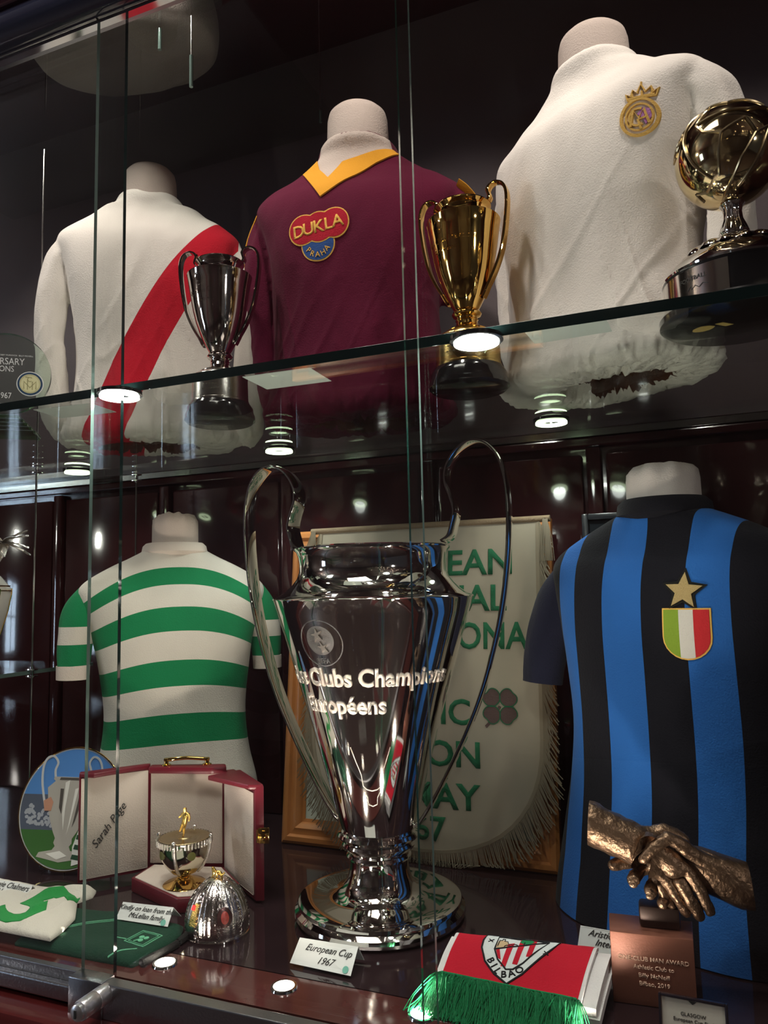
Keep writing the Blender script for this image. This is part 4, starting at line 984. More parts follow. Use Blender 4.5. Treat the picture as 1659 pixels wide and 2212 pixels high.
# ------------------------------------------------------------------ silver half-egg cover with gold finial
t = thing('egg_cover', (-.664, .152, 0.0005), 0, 'ribbed silver dome standing on the dark floor, gold lion finial and enamel badges', 'ornament')
EP = [(0, 0), (.040, 0), (.0432, .001), (.0440, .004), (.0445, .010), (.0445, .022), (.0425, .034), (.0385, .046), (.0320, .057), (.0235, .066), (.0135, .0725), (.006, .0750), (0, .0755)]
bm = bmesh.new(); lathe(bm, EP, 192, fn=lambda r, z, a: r*(1+.009*cos(32*a)) if z > .003 else r)
link('silver_dome', bm, mat('hammered_silver', (.72, .67, .65), .14, 1, .25, 600), t, ang=60)
bm = bmesh.new()
for k in range(8):
    a = 2*pi*k/8+.62
    for s in (-1, 1):
        P = []
        for j in range(40):
            q = j/39; i_ = q*(len(EP)-5)+2; i0 = int(i_); fr_ = i_-i0; r_ = EP[i0][0]*(1-fr_)+EP[i0+1][0]*fr_; z_ = EP[i0][1]*(1-fr_)+EP[i0+1][1]*fr_
            aa = a+s*.0018/max(r_, .01)*sin(q*38); P.append(((r_+.0008)*cos(aa), (r_+.0008)*sin(aa), z_))
        tube(bm, P, .00075, 5, 1, (cos(a), sin(a), .2), False)
link('twisted_strap', bm, m_silver, t)
bm = bmesh.new(); lathe(bm, [(.0435, 0), (.0462, 0), (.0462, .0025), (.0445, .003)], 64); link('foot_rim', bm, m_silver, t)
def egg_fn(a0, z0):
    def F(u, v, w):
        z = z0+v
        for (ra, za), (rb, zb) in zip(EP[1:], EP[2:]):
            if za <= z <= zb: r_ = ra+(rb-ra)*(z-za)/(zb-za); break
        else: r_ = .03
        a = a0+u/.04; return Vector(((r_+w)*cos(a), (r_+w)*sin(a), z))
    return F
f = Flat(egg_fn(radians(-103), .036), .005); f.poly([(-.008, -.014), (.004, -.014), (.0045, .014), (-.0035, .014)], -.001, .0018); pb = f.done('gold_plaque', m_goldroll, t)
f = Flat(egg_fn(radians(-103), .036), .005); f.poly([(-.008, .006), (-.0015, .006), (-.001, .012), (-.007, .012)], .0012, .0026); f.done('red_enamel', mat('red_enamel', (.45, .02, .02), .15), pb)
f = Flat(egg_fn(radians(-42), .034), .005); f.poly(circ(0, 0, .0100, 28, .0125), -.001, .0016); eb = f.done('enamel_badge', mat('dark_enamel_rim', (.10, .05, .05), .2, .6), t)
f = Flat(egg_fn(radians(-42), .034), .005); f.poly(circ(0, 0, .0050, 20, .0080), .001, .0026); f.done('red_centre', mat('red_enamel2', (.36, .05, .04), .2), eb)
skin_figure('gold_finial', [[(-.004, 0, .080, .0030), (.0, 0, .082, .0034), (.006, 0, .081, .0030), (.009, -.001, .079, .0018)], [(-.004, 0, .080, .0030), (-.007, 0, .085, .0030), (-.008, -.001, .089, .0020)],
    [(-.004, 0, .080, .0030), (-.007, -.002, .076, .0016), (-.008, -.003, .073, .0015)], [(.006, 0, .081, .0030), (.009, -.002, .076, .0018), (.010, -.003, .072, .0014)], [(.0, 0, .082, .0034), (.001, -.003, .077, .0020), (.0, -.004, .073, .0016)], [(.009, -.001, .079, .0018), (.013, 0, .083, .0012)]], m_goldroll, t, 1)

# ------------------------------------------------------------------ picture plate on a wire stand
t = thing('picture_plate', (-1.062, .280, 0), 10, 'round plate printed with a silver cup held aloft, leaning left of the leather case', 'plate'); t.scale = (1.07, 1.07, 1.07)
PM = Matrix.Translation((0, 0, .0985)) @ Matrix.Rotation(radians(-14), 4, 'X')
def plf(u, v, w):
    r_ = math.hypot(u, v)/.096; return PM @ Vector((u, -.001-w-.009*r_*r_*r_, v))
bm = bmesh.new(); b2 = [(0, .003), (.06, .004), (.088, .001), (.0965, -.006), (.0975, -.009), (.0960, -.0098), (.085, -.002), (.06, .001), (0, 0)]
lathe(bm, [(r_, y) for r_, y in b2], 72)
for v in bm.verts: v.co = PM @ Vector((v.co.x, v.co.z, v.co.y))
bmesh.ops.recalc_face_normals(bm, faces=bm.faces[:]); link('dish', bm, mat('glazed_porcelain', (.62, .64, .66), .08, coat=1), t)
bm = bmesh.new(); tube(bm, [PM @ Vector((.0973*cos(2*pi*k/72), -.0094, .0973*sin(2*pi*k/72))) for k in range(73)], .0013, 8, 1, (0, 1, 0), False); link('gold_rim', bm, m_gold, t)
def seg(z0, z1, R=.094, n=20):   # slice of the disc between two heights
    a0, a1 = math.asin(z0/R), math.asin(z1/R)
    return [(R*cos(a0+(a1-a0)*k/n), R*sin(a0+(a1-a0)*k/n)) for k in range(n+1)]+[(-R*cos(a1-(a1-a0)*k/n), R*sin(a1-(a1-a0)*k/n)) for k in range(n+1)]
def printed(name, draw, col, w1, rough=.12):
    f = Flat(plf, .010); draw(f, w1); return f.done(name, mat('print_'+name, col, rough, coat=.8), t, True)
printed('printed_sky', lambda f, w: f.poly(seg(.012, .0938), 0, w), (.10, .28, .68), .0004)
printed('printed_stand', lambda f, w: f.poly(seg(-.036, .020), 0, w), (.10, .12, .17), .0006)
printed('printed_crowd', lambda f, w: [f.poly(circ(random.uniform(-.085, .07), random.uniform(-.03, .005), .003, 7), 0, w) for _ in range(150)], (.42, .44, .50), .0009)['kind'] = 'stuff'
printed('printed_grass', lambda f, w: f.poly(seg(-.0938, -.036), 0, w), (.055, .16, .04), .0008)
def pc(f, w):
    P = [(0, .049), (-.026, .049), (-.027, .045), (-.024, .042), (-.034, .031), (-.033, .025), (-.030, .0), (-.024, -.02), (-.017, -.038), (-.012, -.048), (-.013, -.055), (-.010, -.060), (-.013, -.066), (-.030, -.070), (-.032, -.077), (0, -.084)]
    f.poly([(x*1.3-.008, y) for x, y in P]+[(-x*1.3-.008, y) for x, y in P[::-1][1:-1]], 0, w)
printed('printed_cup', pc, (.50, .47, .42), .0014, .08)
printed('printed_cup_handles', lambda f, w: [f.line([(sx*a*1.3-.008, b) for a, b in cr([(.025, .048), (.026, .060), (.023, .072), (.029, .082), (.038, .078), (.043, .062), (.042, .035), (.034, .0)], 4)], .0035, 0, w) for sx in (-1, 1)], (.62, .64, .66), .0014)
printed('printed_cup_glint', lambda f, w: [f.poly([(-.020, .040), (-.012, .044), (-.014, .0), (-.012, -.035), (-.018, -.01)], 0, w), f.poly([(.0, .030), (.006, .032), (.0, -.02), (-.004, -.044)], 0, w), f.poly([(-.034, -.072), (-.010, -.067), (.005, -.074), (-.012, -.080)], 0, w)], (.88, .86, .80), .0018)
printed('printed_cup_shade', lambda f, w: [f.poly([(-.028, .030), (-.022, .030), (-.020, -.01), (-.026, .0)], 0, w), f.poly([(.010, .028), (.018, .026), (.008, -.02), (.004, -.03)], 0, w), f.poly([(-.030, .048), (.008, .048), (.012, .044), (-.032, .044)], 0, w)], (.10, .09, .08), .0018)
printed('printed_hands', lambda f, w: [f.poly([(-.056, .010), (-.044, .016), (-.038, .008), (-.040, -.006), (-.052, -.006)], 0, w), f.poly([(.020, .016), (.030, .018), (.036, .006), (.046, -.028), (.040, -.040), (.024, -.012), (.018, .0)], 0, w)], (.60, .30, .20), .0020)
printed('printed_hooped_jersey', lambda f, w: f.poly([(.022, -.016), (.050, -.026), (.070, -.050), (.052, -.078), (.018, -.088), (.012, -.060)], 0, w), (.82, .84, .80), .0020)
printed('printed_jersey_hoops', lambda f, w: [f.poly([(.018-.001*k, -.026-.015*k), (.052+.002*k, -.030-.015*k), (.052+.002*k, -.037-.015*k), (.017-.001*k, -.033-.015*k)], 0, w) for k in range(4)], (.03, .09, .05), .0024)
for s in (-.045, .045):
    bm = bmesh.new(); tube(bm, cr([(s, -.018, .022), (s, -.022, .006), (s, -.006, .003), (s, .035, .003), (s, .045, .05)], 4), .0016, 8); link('wire_stand', bm, mat('black_wire', (.012, .012, .012), .35), t)

# ================================================================== CARDS
def tent_card(bl, br, trp, tlp, lab, lines, size, crest=True, back=.018, name='name_card', dy=0):
    bl, br, trp, tlp = map(Vector, (bl, br, trp, tlp)); c = (bl+br)/2; c.z = 0
    t = thing(name, c, 0, lab, 'card')
    ex = (br-bl).normalized(); ev = ((tlp+trp)/2-(bl+br)/2); h = ev.length; ev.normalize(); n_ = ex.cross(ev).normalized()
    o_ = (bl+br)/2-c; W2 = (br-bl).length/2
    bm = bmesh.new()
    def slab(p, q, r_, s_, th):
        vs = [bm.verts.new(x) for x in (p, q, r_, s_)]; nn = (q-p).cross(s_-p).normalized()*-th; v2 = [bm.verts.new(x+nn) for x in (p, q, r_, s_)]
        bm.faces.new(vs); bm.faces.new(v2[::-1])
        for i in range(4): bm.faces.new((vs[i], vs[(i+1) % 4], v2[(i+1) % 4], v2[i]))
    slab(bl-c, br-c, trp-c, tlp-c, .0006)
    bk = Vector((0, back, 0)); fl = min(bl.z, br.z)
    slab(tlp-c, trp-c, Vector((trp.x, trp.y+back, br.z))-c, Vector((tlp.x, tlp.y+back, bl.z))-c, .0006)
    bmesh.ops.recalc_face_normals(bm, faces=bm.faces[:]); cd_ = link('folded_card', bm, m_card, t, False)
    def onc(u, v, w):
        a, b = (u/W2+1)/2, v/h
        return (bl-c).lerp(br-c, a).lerp((tlp-c).lerp(trp-c, a), b)+n_*(w+.0004)
    f = Flat(onc, .012)
    for k, (tx, du, fv) in enumerate(lines): f.text(tx, du, h*fv, size, 0, .0003, shear=.42, sx=1.0)
    f.done('printed_lines', m_ink, t)
    if crest:
        f = Flat(onc, .012); f.poly(circ(W2*.80, h*.16, .0042, 18), 0, .0004); f.done('green_stamp', mat('pale_green_stamp', (.18, .50, .40), .7), t)
    return t
tent_card((-.8103, .1076, .015), (-.7202, .1112, .015), (-.724, .1294, .034), (-.809, .1213, .034), 'white card reading kindly on loan, propped on the green jacket', [('Kindly on loan from the', .0, .60), ('McLellan family', .004, .22)], .0098)
tent_card((-.5145, .0975, .004), (-.4254, .0932, .004), (-.4257, .1190, .028), (-.510, .1173, .028), 'white name card in front of the big silver cup', [('European Cup', .004, .58), ('1967', .004, .18)], .0118)
tent_card((-1.085, .105, .018), (-.985, .105, .015), (-.992, .1254, .034), (-1.085, .124, .036), 'white card at far left edge behind the white number five shirt', [('Stevie Chalmers', .004, .62), ('No. 9 Shirt', .010, .22)], .0125, False)
tent_card((-.168, .246, .006), (-.070, .238, .006), (-.066, .246, .036), (-.163, .254, .036), 'white card half hidden behind the scarf and the bronze handshake block', [('Aristide Guarneri', .002, .68), ('Internazionale', .004, .36), ('1967', .006, .06)], .0112, False)
# cards on the glass shelf, seen from below
def shelf_card(c, rz, wd, dp, lab, words):
    t = thing('shelf_card', (c[0], c[1], ZT), rz, lab, 'card')
    bm = bmesh.new(); box(bm, -wd/2, wd/2, -dp/2, dp/2, 0, .0006); link('folded_card', bm, m_card, t, False)
    bm = bmesh.new(); prism(bm, [(-dp/2, .0007), (-dp/2-.0006, .0007), (-dp/2+.018, .0055), (-dp/2+.0186, .0055)], -wd/2, wd/2)
    for v in bm.verts: v.co = Vector((v.co.z, v.co.x, v.co.y))
    bmesh.ops.recalc_face_normals(bm, faces=bm.faces[:]); link('front_flap', bm, m_card, t, False)
    f = Flat(plane_fn((0, -dp/2, .0012), (1, 0, 0), (0, .966, .259), (0, -.259, .966)))
    for k in range(2):      # too small and oblique to read: broken pen strokes
        for q in range(9-4*k): f.line([(-.036+.009*q+.016*k, .012-.007*k), (-.036+.009*q+.016*k+.006, .0125-.007*k)], .0011, 0, .0002)
    f.done('printed_lines', m_ink, t)
shelf_card((-.515, .109), 2, .105, .071, 'white folded card on the glass shelf below the maroon shirt', ())
shelf_card((-.913, .115), 5, .110, .063, 'white folded card on the glass shelf below the sash shirt', ())
shelf_card((-.117, .082), -3, .094, .054, 'pale folded card on the glass shelf below the white crested shirt', ())

# ================================================================== FOLDED GARMENTS
def cloth_slab(name, outline, z0, th, m, parent, seed=0, wr=.004, L=.010, edge=.02, ridges=()):
    """a folded garment: polygon footprint, rounded edge, wrinkled top"""
    b = bmesh.new(); b.faces.new([b.verts.new((x, y, 0)) for x, y in outline]); bmesh.ops.triangulate(b, faces=b.faces[:]); refine(b, L)
    O = outline
    def dist(p):
        best = 9
        for a, c in zip(O, O[1:]+O[:1]):
            ax, ay, bx, by = *a, *c; dx, dy = bx-ax, by-ay; q = max(0, min(1, ((p[0]-ax)*dx+(p[1]-ay)*dy)/(dx*dx+dy*dy))); best = min(best, math.hypot(ax+dx*q-p[0], ay+dy*q-p[1]))
        return best
    def hh(x, y):
        e = min(1, dist((x, y))/edge); e = math.sqrt(1-(1-e)**2)
        n_ = noise.noise(Vector((x*22+seed, y*34, seed)))+.5*noise.noise(Vector((x*60+seed, y*40, 3)))
        z = z0+th*(.35+.65*e)+wr*n_*e
        for (rx, ry, sx, sy, wd, ht) in ridges:
            dx, dy = sx-rx, sy-ry; q = max(0, min(1, ((x-rx)*dx+(y-ry)*dy)/(dx*dx+dy*dy))); dd = math.hypot(rx+dx*q-x, ry+dy*q-y); z += ht*math.exp(-(dd/wd)**2)*e
        return z
    g = bmesh.ops.extrude_face_region(b, geom=b.faces[:]); top = {v for v in g['geom'] if isinstance(v, bmesh.types.BMVert)}
    for v in b.verts: v.co.z = hh(v.co.x, v.co.y) if v in top else z0
    bmesh.ops.recalc_face_normals(b, faces=b.faces[:]); return link(name, b, m, parent, ang=70), hh
t = thing('folded_jacket', (-.80, .075, 0), 0, 'folded dark green tracksuit top with pale green piping, lower left', 'jacket')
jo = [(-.115, .058), (-.020, .070), (.086, .064), (.100, .040), (.104, .010), (.100, -.030), (.092, -.052), (.03, -.054), (-.05, -.055), (-.11, -.056), (-.13, 0)]
jk, jh = cloth_slab('jacket_body', jo, .0006, .012, cloth('bottle_green_jersey', (.012, .050, .030), .15), t, 5, .0012)
m_pip = cloth('pale_green_piping', (.16, .50, .30))
def onj(u, v, w): return Vector((u, v, jh(u, v)+w))
f = Flat(onj, .008); f.line(cr([(-.085, -.028), (-.060, .000), (-.035, .022), (.000, .044)], 6), .0016, 0, .0008); f.line(cr([(-.081, -.030), (-.056, -.003), (-.031, .019), (.003, .040)], 6), .0012, 0, .0008)
f.line(cr([(.052, -.052), (.062, -.038), (.080, -.028)], 4), .0022, 0, .001)
f.done('piping', m_pip, jk)
f = Flat(onj, .008); q = [(.052, .018), (.088, .014), (.083, -.020), (.048, -.016)]; f.line(q, .0016, 0, .0010, True); q2 = [(.056, .0145), (.084, .0115), (.0795, -.0165), (.052, -.0130)]; f.line(q2, .0009, 0, .0010, True)
for k in range(3): f.poly(circ(.068+.0045*cos(2.1*k+.5), -.002+.005*sin(2.1*k+.5), .0038, 10), 0, .001)
f.line([(.066, -.004), (.060, -.012)], .0018, 0, .001); f.line([(.026, -.009), (.046, -.010)], .0016, 0, .0008)
o = f.done('chest_badge', m_pip, jk); o['label'] = 'pale green outlined square badge with shamrock'
bm = bmesh.new(); tube(bm, cr([(.106, .058, .006), (.110, .035, .005), (.110, .008, .005), (.106, -.020, .006), (.102, -.046, .006)], 6), .0048, 10, wr=.3); link('rolled_hem', bm, cloth('near_black_rib', (.014, .014, .014)), t)
t = thing('folded_shirt', (-.95, .085, 0), 0, 'folded off-white shirt with a large green number five, lower left corner', 'shirt')
so = [(-.16, .075), (-.055, .068), (-.02, .080), (.042, .088), (.052, .070), (.045, .045), (.085, .0), (.100, -.040), (.105, -.066), (.04, -.066), (-.16, -.066)]
sh, hh_ = cloth_slab('shirt_body', so, .0155, .010, cloth('old_white_cotton', (.70, .66, .58), .08), t, 9, .003, .008, .018, ((-.03, .03, .035, .075, .010, .008), (.02, -.01, .048, .045, .008, .006), (.04, -.05, .055, .02, .007, .005)))
def ons(u, v, w): return Vector((u, v, hh_(u, v)+w))
f = Flat(ons, .008); f.text('5', -.004, -.052, .150, -.0005, .0012, rot=radians(-14), bold=.004, sx=1.15); o = f.done('number', cloth('kelly_green_felt', (.03, .30, .07)), sh); o['label'] = 'green number five'

# ------------------------------------------------------------------ red crested scarf with green fringe
t = thing('football_scarf', (-.2203, .1263, 0), 0, 'folded red scarf with white shield crest and long green fringe, lower right', 'scarf')
c4 = {'bl': Vector((-.079, .031, .050)), 'br': Vector((.0856, .0477, .050)), 'fl': Vector((-.0831, -.0354, .028)), 'fr': Vector((.0761, -.0431, .028))}
SWD, SDP = .163, .083
def scf(u, v, w):     # u 0..SWD, v 0 (front) .. SDP (back)
    a, b = u/SWD, v/SDP
    p = c4['fl'].lerp(c4['fr'], a).lerp(c4['bl'].lerp(c4['br'], a), b)
    p = p+Vector((0, 0, .0035*sin(pi*b)-.010*max(0, b-.9)*10*max(0, b-.9)*10*.3+.0006*noise.noise(Vector((u*60, v*40, 2)))))
    return p+Vector((0, -.22, .97))*w
def sheet(name, u0, u1, v0, v1, w0, w1, m, n=14, dx=0, dy=0, dz=0):
    bm = bmesh.new(); G = [[[bm.verts.new(scf(u0+(u1-u0)*i/n, v0+(v1-v0)*j/n, w)+Vector((dx, dy, dz))) for j in range(n+1)] for i in range(n+1)] for w in (w0, w1)]
    for i in range(n):
        for j in range(n):
            bm.faces.new((G[1][i][j], G[1][i+1][j], G[1][i+1][j+1], G[1][i][j+1])); bm.faces.new((G[0][i][j], G[0][i][j+1], G[0][i+1][j+1], G[0][i+1][j]))
        for a, b_ in ((0, 1),): pass
    for i in range(n):
        for j in (0, n): bm.faces.new((G[0][i][j], G[0][i+1][j], G[1][i+1][j], G[1][i][j]))
        for k in (0, n): bm.faces.new((G[0][k][i], G[0][k][i+1], G[1][k][i+1], G[1][k][i]))
    bmesh.ops.recalc_face_normals(bm, faces=bm.faces[:]); return link(name, bm, m, t, ang=50)
m_sred = cloth('scarf_red', (.52, .012, .03)); m_swht = cloth('scarf_white', (.72, .70, .70)); m_sgrn = cloth('scarf_green', (.012, .23, .085))
red = sheet('red_top_layer', 0, SWD, 0, SDP, -.004, 0, m_sred); sheet('white_edge', -.004, .0005, 0, SDP-.002, -.005, -.0005, m_swht); sheet('white_edge', SWD-.0005, SWD+.004, 0, SDP, -.005, -.0005, m_swht)
sheet('white_fold', -.010, SWD+.020, .0, SDP-.006, -.016, -.006, m_swht, dy=.0); sheet('white_fold', -.002, SWD+.024, -.002, SDP-.010, -.027, -.017, m_swht); sheet('under_fold', 0, SWD+.010, .012, SDP-.016, -.040, -.027, m_swht)
sc_m_w = cloth('crest_white', (.70, .74, .74)); m_blk = cloth('crest_black_yarn', (.015, .015, .018))
def sh_out(g): 
    return [(.036-g, SDP-.004), (.125+g, SDP-.004), (.117+g, .062), (.106+g, .040), (.094+g*.7, .018), (.080, .002-g), (.062-g*.7, .012), (.046-g, .028), (.036-g, .050), (.034-g, .066)]
f = Flat(scf, .008); f.poly(sh_out(.0), 0, .0006); cr_ = f.done('crest', sc_m_w, red, True); cr_['label'] = 'white shield crest with red stripes and town scene'
f = Flat(scf, .008); f.line(sh_out(.0), .0022, .0, .0012, True)
inn = [(.051, SDP-.008), (.112, SDP-.008), (.100, .052), (.091, .034), (.082, .022), (.074, .020), (.060, .034), (.052, .050)]
f.line(inn, .0018, .0, .0014, True); f.line([(.052, .050), (.112, SDP-.008)], .0018, 0, .0014)
for (x, y) in ((.0435, .066), (.113, .055)):
    f.line([(x-.003, y-.003), (x+.003, y+.003)], .0012, 0, .0012); f.line([(x-.003, y+.003), (x+.003, y-.003)], .0012, 0, .0012)
for ch, x, y, r_ in (('B', .0500, .0275, -.75), ('I', .0560, .0205, -.75), ('L', .0625, .0135, -.70), ('B', .0745, .0090, .25), ('A', .0840, .0125, .55), ('O', .0925, .0200, .75)): f.text(ch, x, y, .0125, 0, .0013, rot=r_, bold=.0002)
# town outline and tree trunk
f.line([(.054, .056), (.054, .068), (.057, .068), (.057, .071), (.060, .071), (.060, .067), (.064, .067), (.066, .062), (.070, .062)], .0009, 0, .0013); f.line(circ(.066, .056, .004, 8, .004, 0, pi), .0009, 0, .0013); f.line(circ(.074, .060, .0035, 8, .0035, 0, pi), .0009, 0, .0013)
f.line([(.084, .062), (.084, .070)], .0014, 0, .0013); f.line([(.080, .061), (.088, .065)], .001, 0, .0013)
f.done('crest_outlines_and_letters', m_blk, cr_)
f = Flat(scf, .008)
for k in range(4):
    x0 = .057+.0125*k; a = [(x0-.004, .052+.0115*k-.001), (x0+.003, .0555+.0105*k)]; y1 = (.034, .024, .030, .045)[k]; f.poly([a[0], a[1], (x0+.003+.001*0, y1), (x0-.003, y1)] if k else [(.054, .049), (.058, .051), (.064, .034), (.060, .036)], .0, .0010)
f.done('crest_red_stripes', m_sred, cr_)
f = Flat(scf, .008); f.poly([(.078, .069), (.084, .066), (.092, .068), (.095, .072), (.090, .076), (.080, .076)], 0, .0012); f.done('crest_tree', m_sgrn, cr_)
f = Flat(scf, .008); f.poly([(.0525, .053), (.0525, .066), (.060, .069), (.068, .062), (.064, .056)], 0, .0008); f.done('crest_town', cloth('crest_tan', (.60, .44, .26)), cr_)
bm = bmesh.new(); random.seed(3)
for k in range(1000):
    a = random.uniform(-.02, 1.015); p0 = scf(a*SWD, .001+random.random()*.002, -.001-random.random()*.004); L_ = .040+.018*random.random()
    dx = random.gauss(0, .010)-.010*max(0, .25-a)*4; 
    P = [p0, p0+Vector((dx*.25, -L_*.30, .0015+.003*random.random())), p0+Vector((dx*.7+.003*random.gauss(0, 1), -L_*.62, -.012)), p0+Vector((dx, -L_*.92, -.024))]
    P = [Vector((q.x, max(q.y, -.106), max(q.z, .0012+.004*random.random()))) for q in P]
    tube(bm, cr([tuple(q) for q in P], 3), .00075, 3, 1, (1, 0, 0), False)
link('green_fringe', bm, m_sgrn, t)['kind'] = 'stuff'
bm = bmesh.new(); tube(bm, [scf(SWD*k/20-.001, 0.0005, .0005) for k in range(21)], .0016, 8, wr=.3); link('fringe_knots', bm, m_sgrn, t)

# ================================================================== BRONZE HANDSHAKE
t = thing('handshake_sculpture', (-.0676, .1516, 0), 4, 'bronze handshake sculpture on a tall copper-brown block with engraved award text', 'sculpture')
bm = bmesh.new()
fs = prism(bm, [(-.0458, 0), (.0458, 0), (.0480, .052), (-.0480, .052)], .0005, .079, .0012); blk = link('block', bm, m_copper, t)
bm = bmesh.new(); prism(bm, [(-.012, .018), (.034, .018), (.034, .044), (-.012, .044)], .079, .104, .004); link('dark_seat', bm, mat('dark_bronze', (.05, .03, .025), .4, .6), t)
f = Flat(plane_fn((0, -.0005, 0), (1, 0, 0), (0, 0, 1), (0, -1, 0)))
for tx, z, sz in (('ONE-CLUB MAN AWARD', .0500, .0068), ('Athletic Club to', .0410, .0068), ('Billy McNeill', .0320, .0068), ('Bilbao, 2019', .0230, .0068)): f.text(tx, .001, z, sz, 0, .0004, bold=.00012)
f.done('engraved_text', mat('pale_copper_print', (.80, .52, .38), .5), blk)
def hp_(px, py, y, r):     # sculpted in the plane of the block front, millimetre-like units
    return ((px-1372)*.000565, .026+y, .0845+(1995-py+.105*(px-1372)*-1)*.000565, r*.000565)
def hpt(px, py, y, r): return hp_(px, py, y, r)
m_h = m_bronze
def rough(b):
    b.normal_update()
    for v in b.verts:
        v.co += v.normal*(.0015*noise.noise(v.co*110)+.0009*noise.noise(v.co*300))
    for px_, n_ in ((1253, -1), (1570, 1)):      # forearms end in flat saw cuts
        c_ = Vector(hpt(px_, 1850, 0, 0)[:3])
        g_ = bmesh.ops.bisect_plane(b, geom=b.verts[:]+b.edges[:]+b.faces[:], plane_co=c_, plane_no=Vector((n_, 0, .08)), clear_outer=True)
        e_ = [x for x in g_['geom_cut'] if isinstance(x, bmesh.types.BMEdge)]
        if e_: bmesh.ops.holes_fill(b, edges=e_, sides=0)
def arm_cut(bm, x0, x1): pass
L_wr = hpt(1335, 1842, .002, 43); L_pm = hpt(1388, 1852, .0, 44); L_kn = hpt(1428, 1858, -.002, 34)
left = [[hpt(1222, 1806, .004, 50), hpt(1265, 1818, .004, 49), hpt(1300, 1830, .003, 45), L_wr, L_pm, L_kn],
        [L_kn, hpt(1452, 1872, -.012, 15), hpt(1474, 1905, -.015, 14), hpt(1489, 1940, -.012, 12), hpt(1491, 1952, -.010, 9)],
        [L_kn, hpt(1432, 1888, -.014, 15), hpt(1453, 1925, -.016, 14), hpt(1470, 1955, -.012, 12), hpt(1472, 1966, -.009, 9)],
        [L_pm, hpt(1408, 1893, -.010, 14), hpt(1428, 1930, -.012, 13), hpt(1446, 1958, -.008, 11), hpt(1449, 1966, -.006, 8)],
        [L_pm, hpt(1388, 1896, -.006, 13), hpt(1404, 1932, -.006, 12), hpt(1422, 1957, -.002, 10)],
        [L_wr, hpt(1375, 1828, .010, 20), hpt(1412, 1812, .014, 17), hpt(1445, 1820, .014, 14), hpt(1460, 1832, .014, 11)]]
skin_figure('left_hand', left, m_h, t, 2, rough)['label'] = 'bronze left arm and hand with fingers wrapping downward'
R_wr = hpt(1505, 1878, .008, 46); R_pm = hpt(1458, 1868, .012, 42); R_b = hpt(1405, 1880, .018, 32)
right = [[hpt(1605, 1900, .010, 51), hpt(1555, 1892, .010, 50), R_wr, R_pm, R_b],
         [R_wr, hpt(1478, 1848, -.006, 19), hpt(1445, 1822, -.014, 16), hpt(1418, 1806, -.018, 14), hpt(1396, 1824, -.021, 13), hpt(1372, 1850, -.022, 12), hpt(1358, 1868, -.020, 10)],
         [R_b, hpt(1350, 1888, .014, 15), hpt(1318, 1893, .008, 14), hpt(1302, 1896, .0, 13), hpt(1300, 1898, -.006, 10)],
         [R_b, hpt(1368, 1898, .012, 15), hpt(1348, 1906, .0, 15), hpt(1343, 1911, -.010, 15), hpt(1343, 1912, -.017, 12)],
         [R_b, hpt(1392, 1910, .010, 15), hpt(1380, 1922, -.002, 15), hpt(1376, 1927, -.012, 14), hpt(1375, 1928, -.018, 11)],
         [R_b, hpt(1412, 1925, .008, 14), hpt(1404, 1942, -.002, 13), hpt(1398, 1948, -.012, 12), hpt(1397, 1949, -.017, 9)]]
skin_figure('right_hand', right, m_h, t, 2, rough)['label'] = 'bronze right arm and hand, thumb crossing over'
for (px, py) in ((1343, 1912), (1375, 1929)):
    x, y, z, _ = hpt(px, py, -.0265, 0); bm = bmesh.new(); ball(bm, (x, y+.0025, z), .0050, 14, (1, .42, .8)); link('fingernail', bm, m_h, t)

# clear plaque, hidden card etc at the lower right corner
t = thing('framed_certificate', (-.0255, .082, 0), -2, 'small black framed cream certificate at the bottom right edge', 'certificate')
TT = Matrix.Rotation(radians(-12), 4, 'X')
def tb(name, x0, x1, y0, y1, z0, z1, m, bev=.0008):
    bm = bmesh.new(); box(bm, x0, x1, y0, y1, z0, z1, bev)
    for v in bm.verts: v.co = TT @ v.co
    return link(name, bm, m, t)
m_bf = mat('black_frame', (.015, .012, .018), .2)
tb('frame_side', -.034, -.0315, -.004, .003, .0005, .048, m_bf); tb('frame_side', .0315, .034, -.004, .003, .0005, .048, m_bf); tb('frame_top', -.0315, .0315, -.004, .003, .0455, .048, m_bf); tb('frame_bottom', -.0315, .0315, -.004, .003, .0005, .003, m_bf)
tb('cream_paper', -.031, .031, -.001, .002, .003, .0455, mat('cream_paper', (.52, .49, .42), .5), 0)
f = Flat(lambda u, v, w: TT @ Vector((u, -.0012-w, v)))
for k, s_ in enumerate(('GLASGOW', 'European Cup Final', 'Lisbon')): f.text(s_, 0, .030-.0055*k, .005, 0, .0003)
f.poly([(-.004, .0445), (.004, .0445), (0, .0415)], 0, .0004); f.done('printed_lines', m_ink, t)

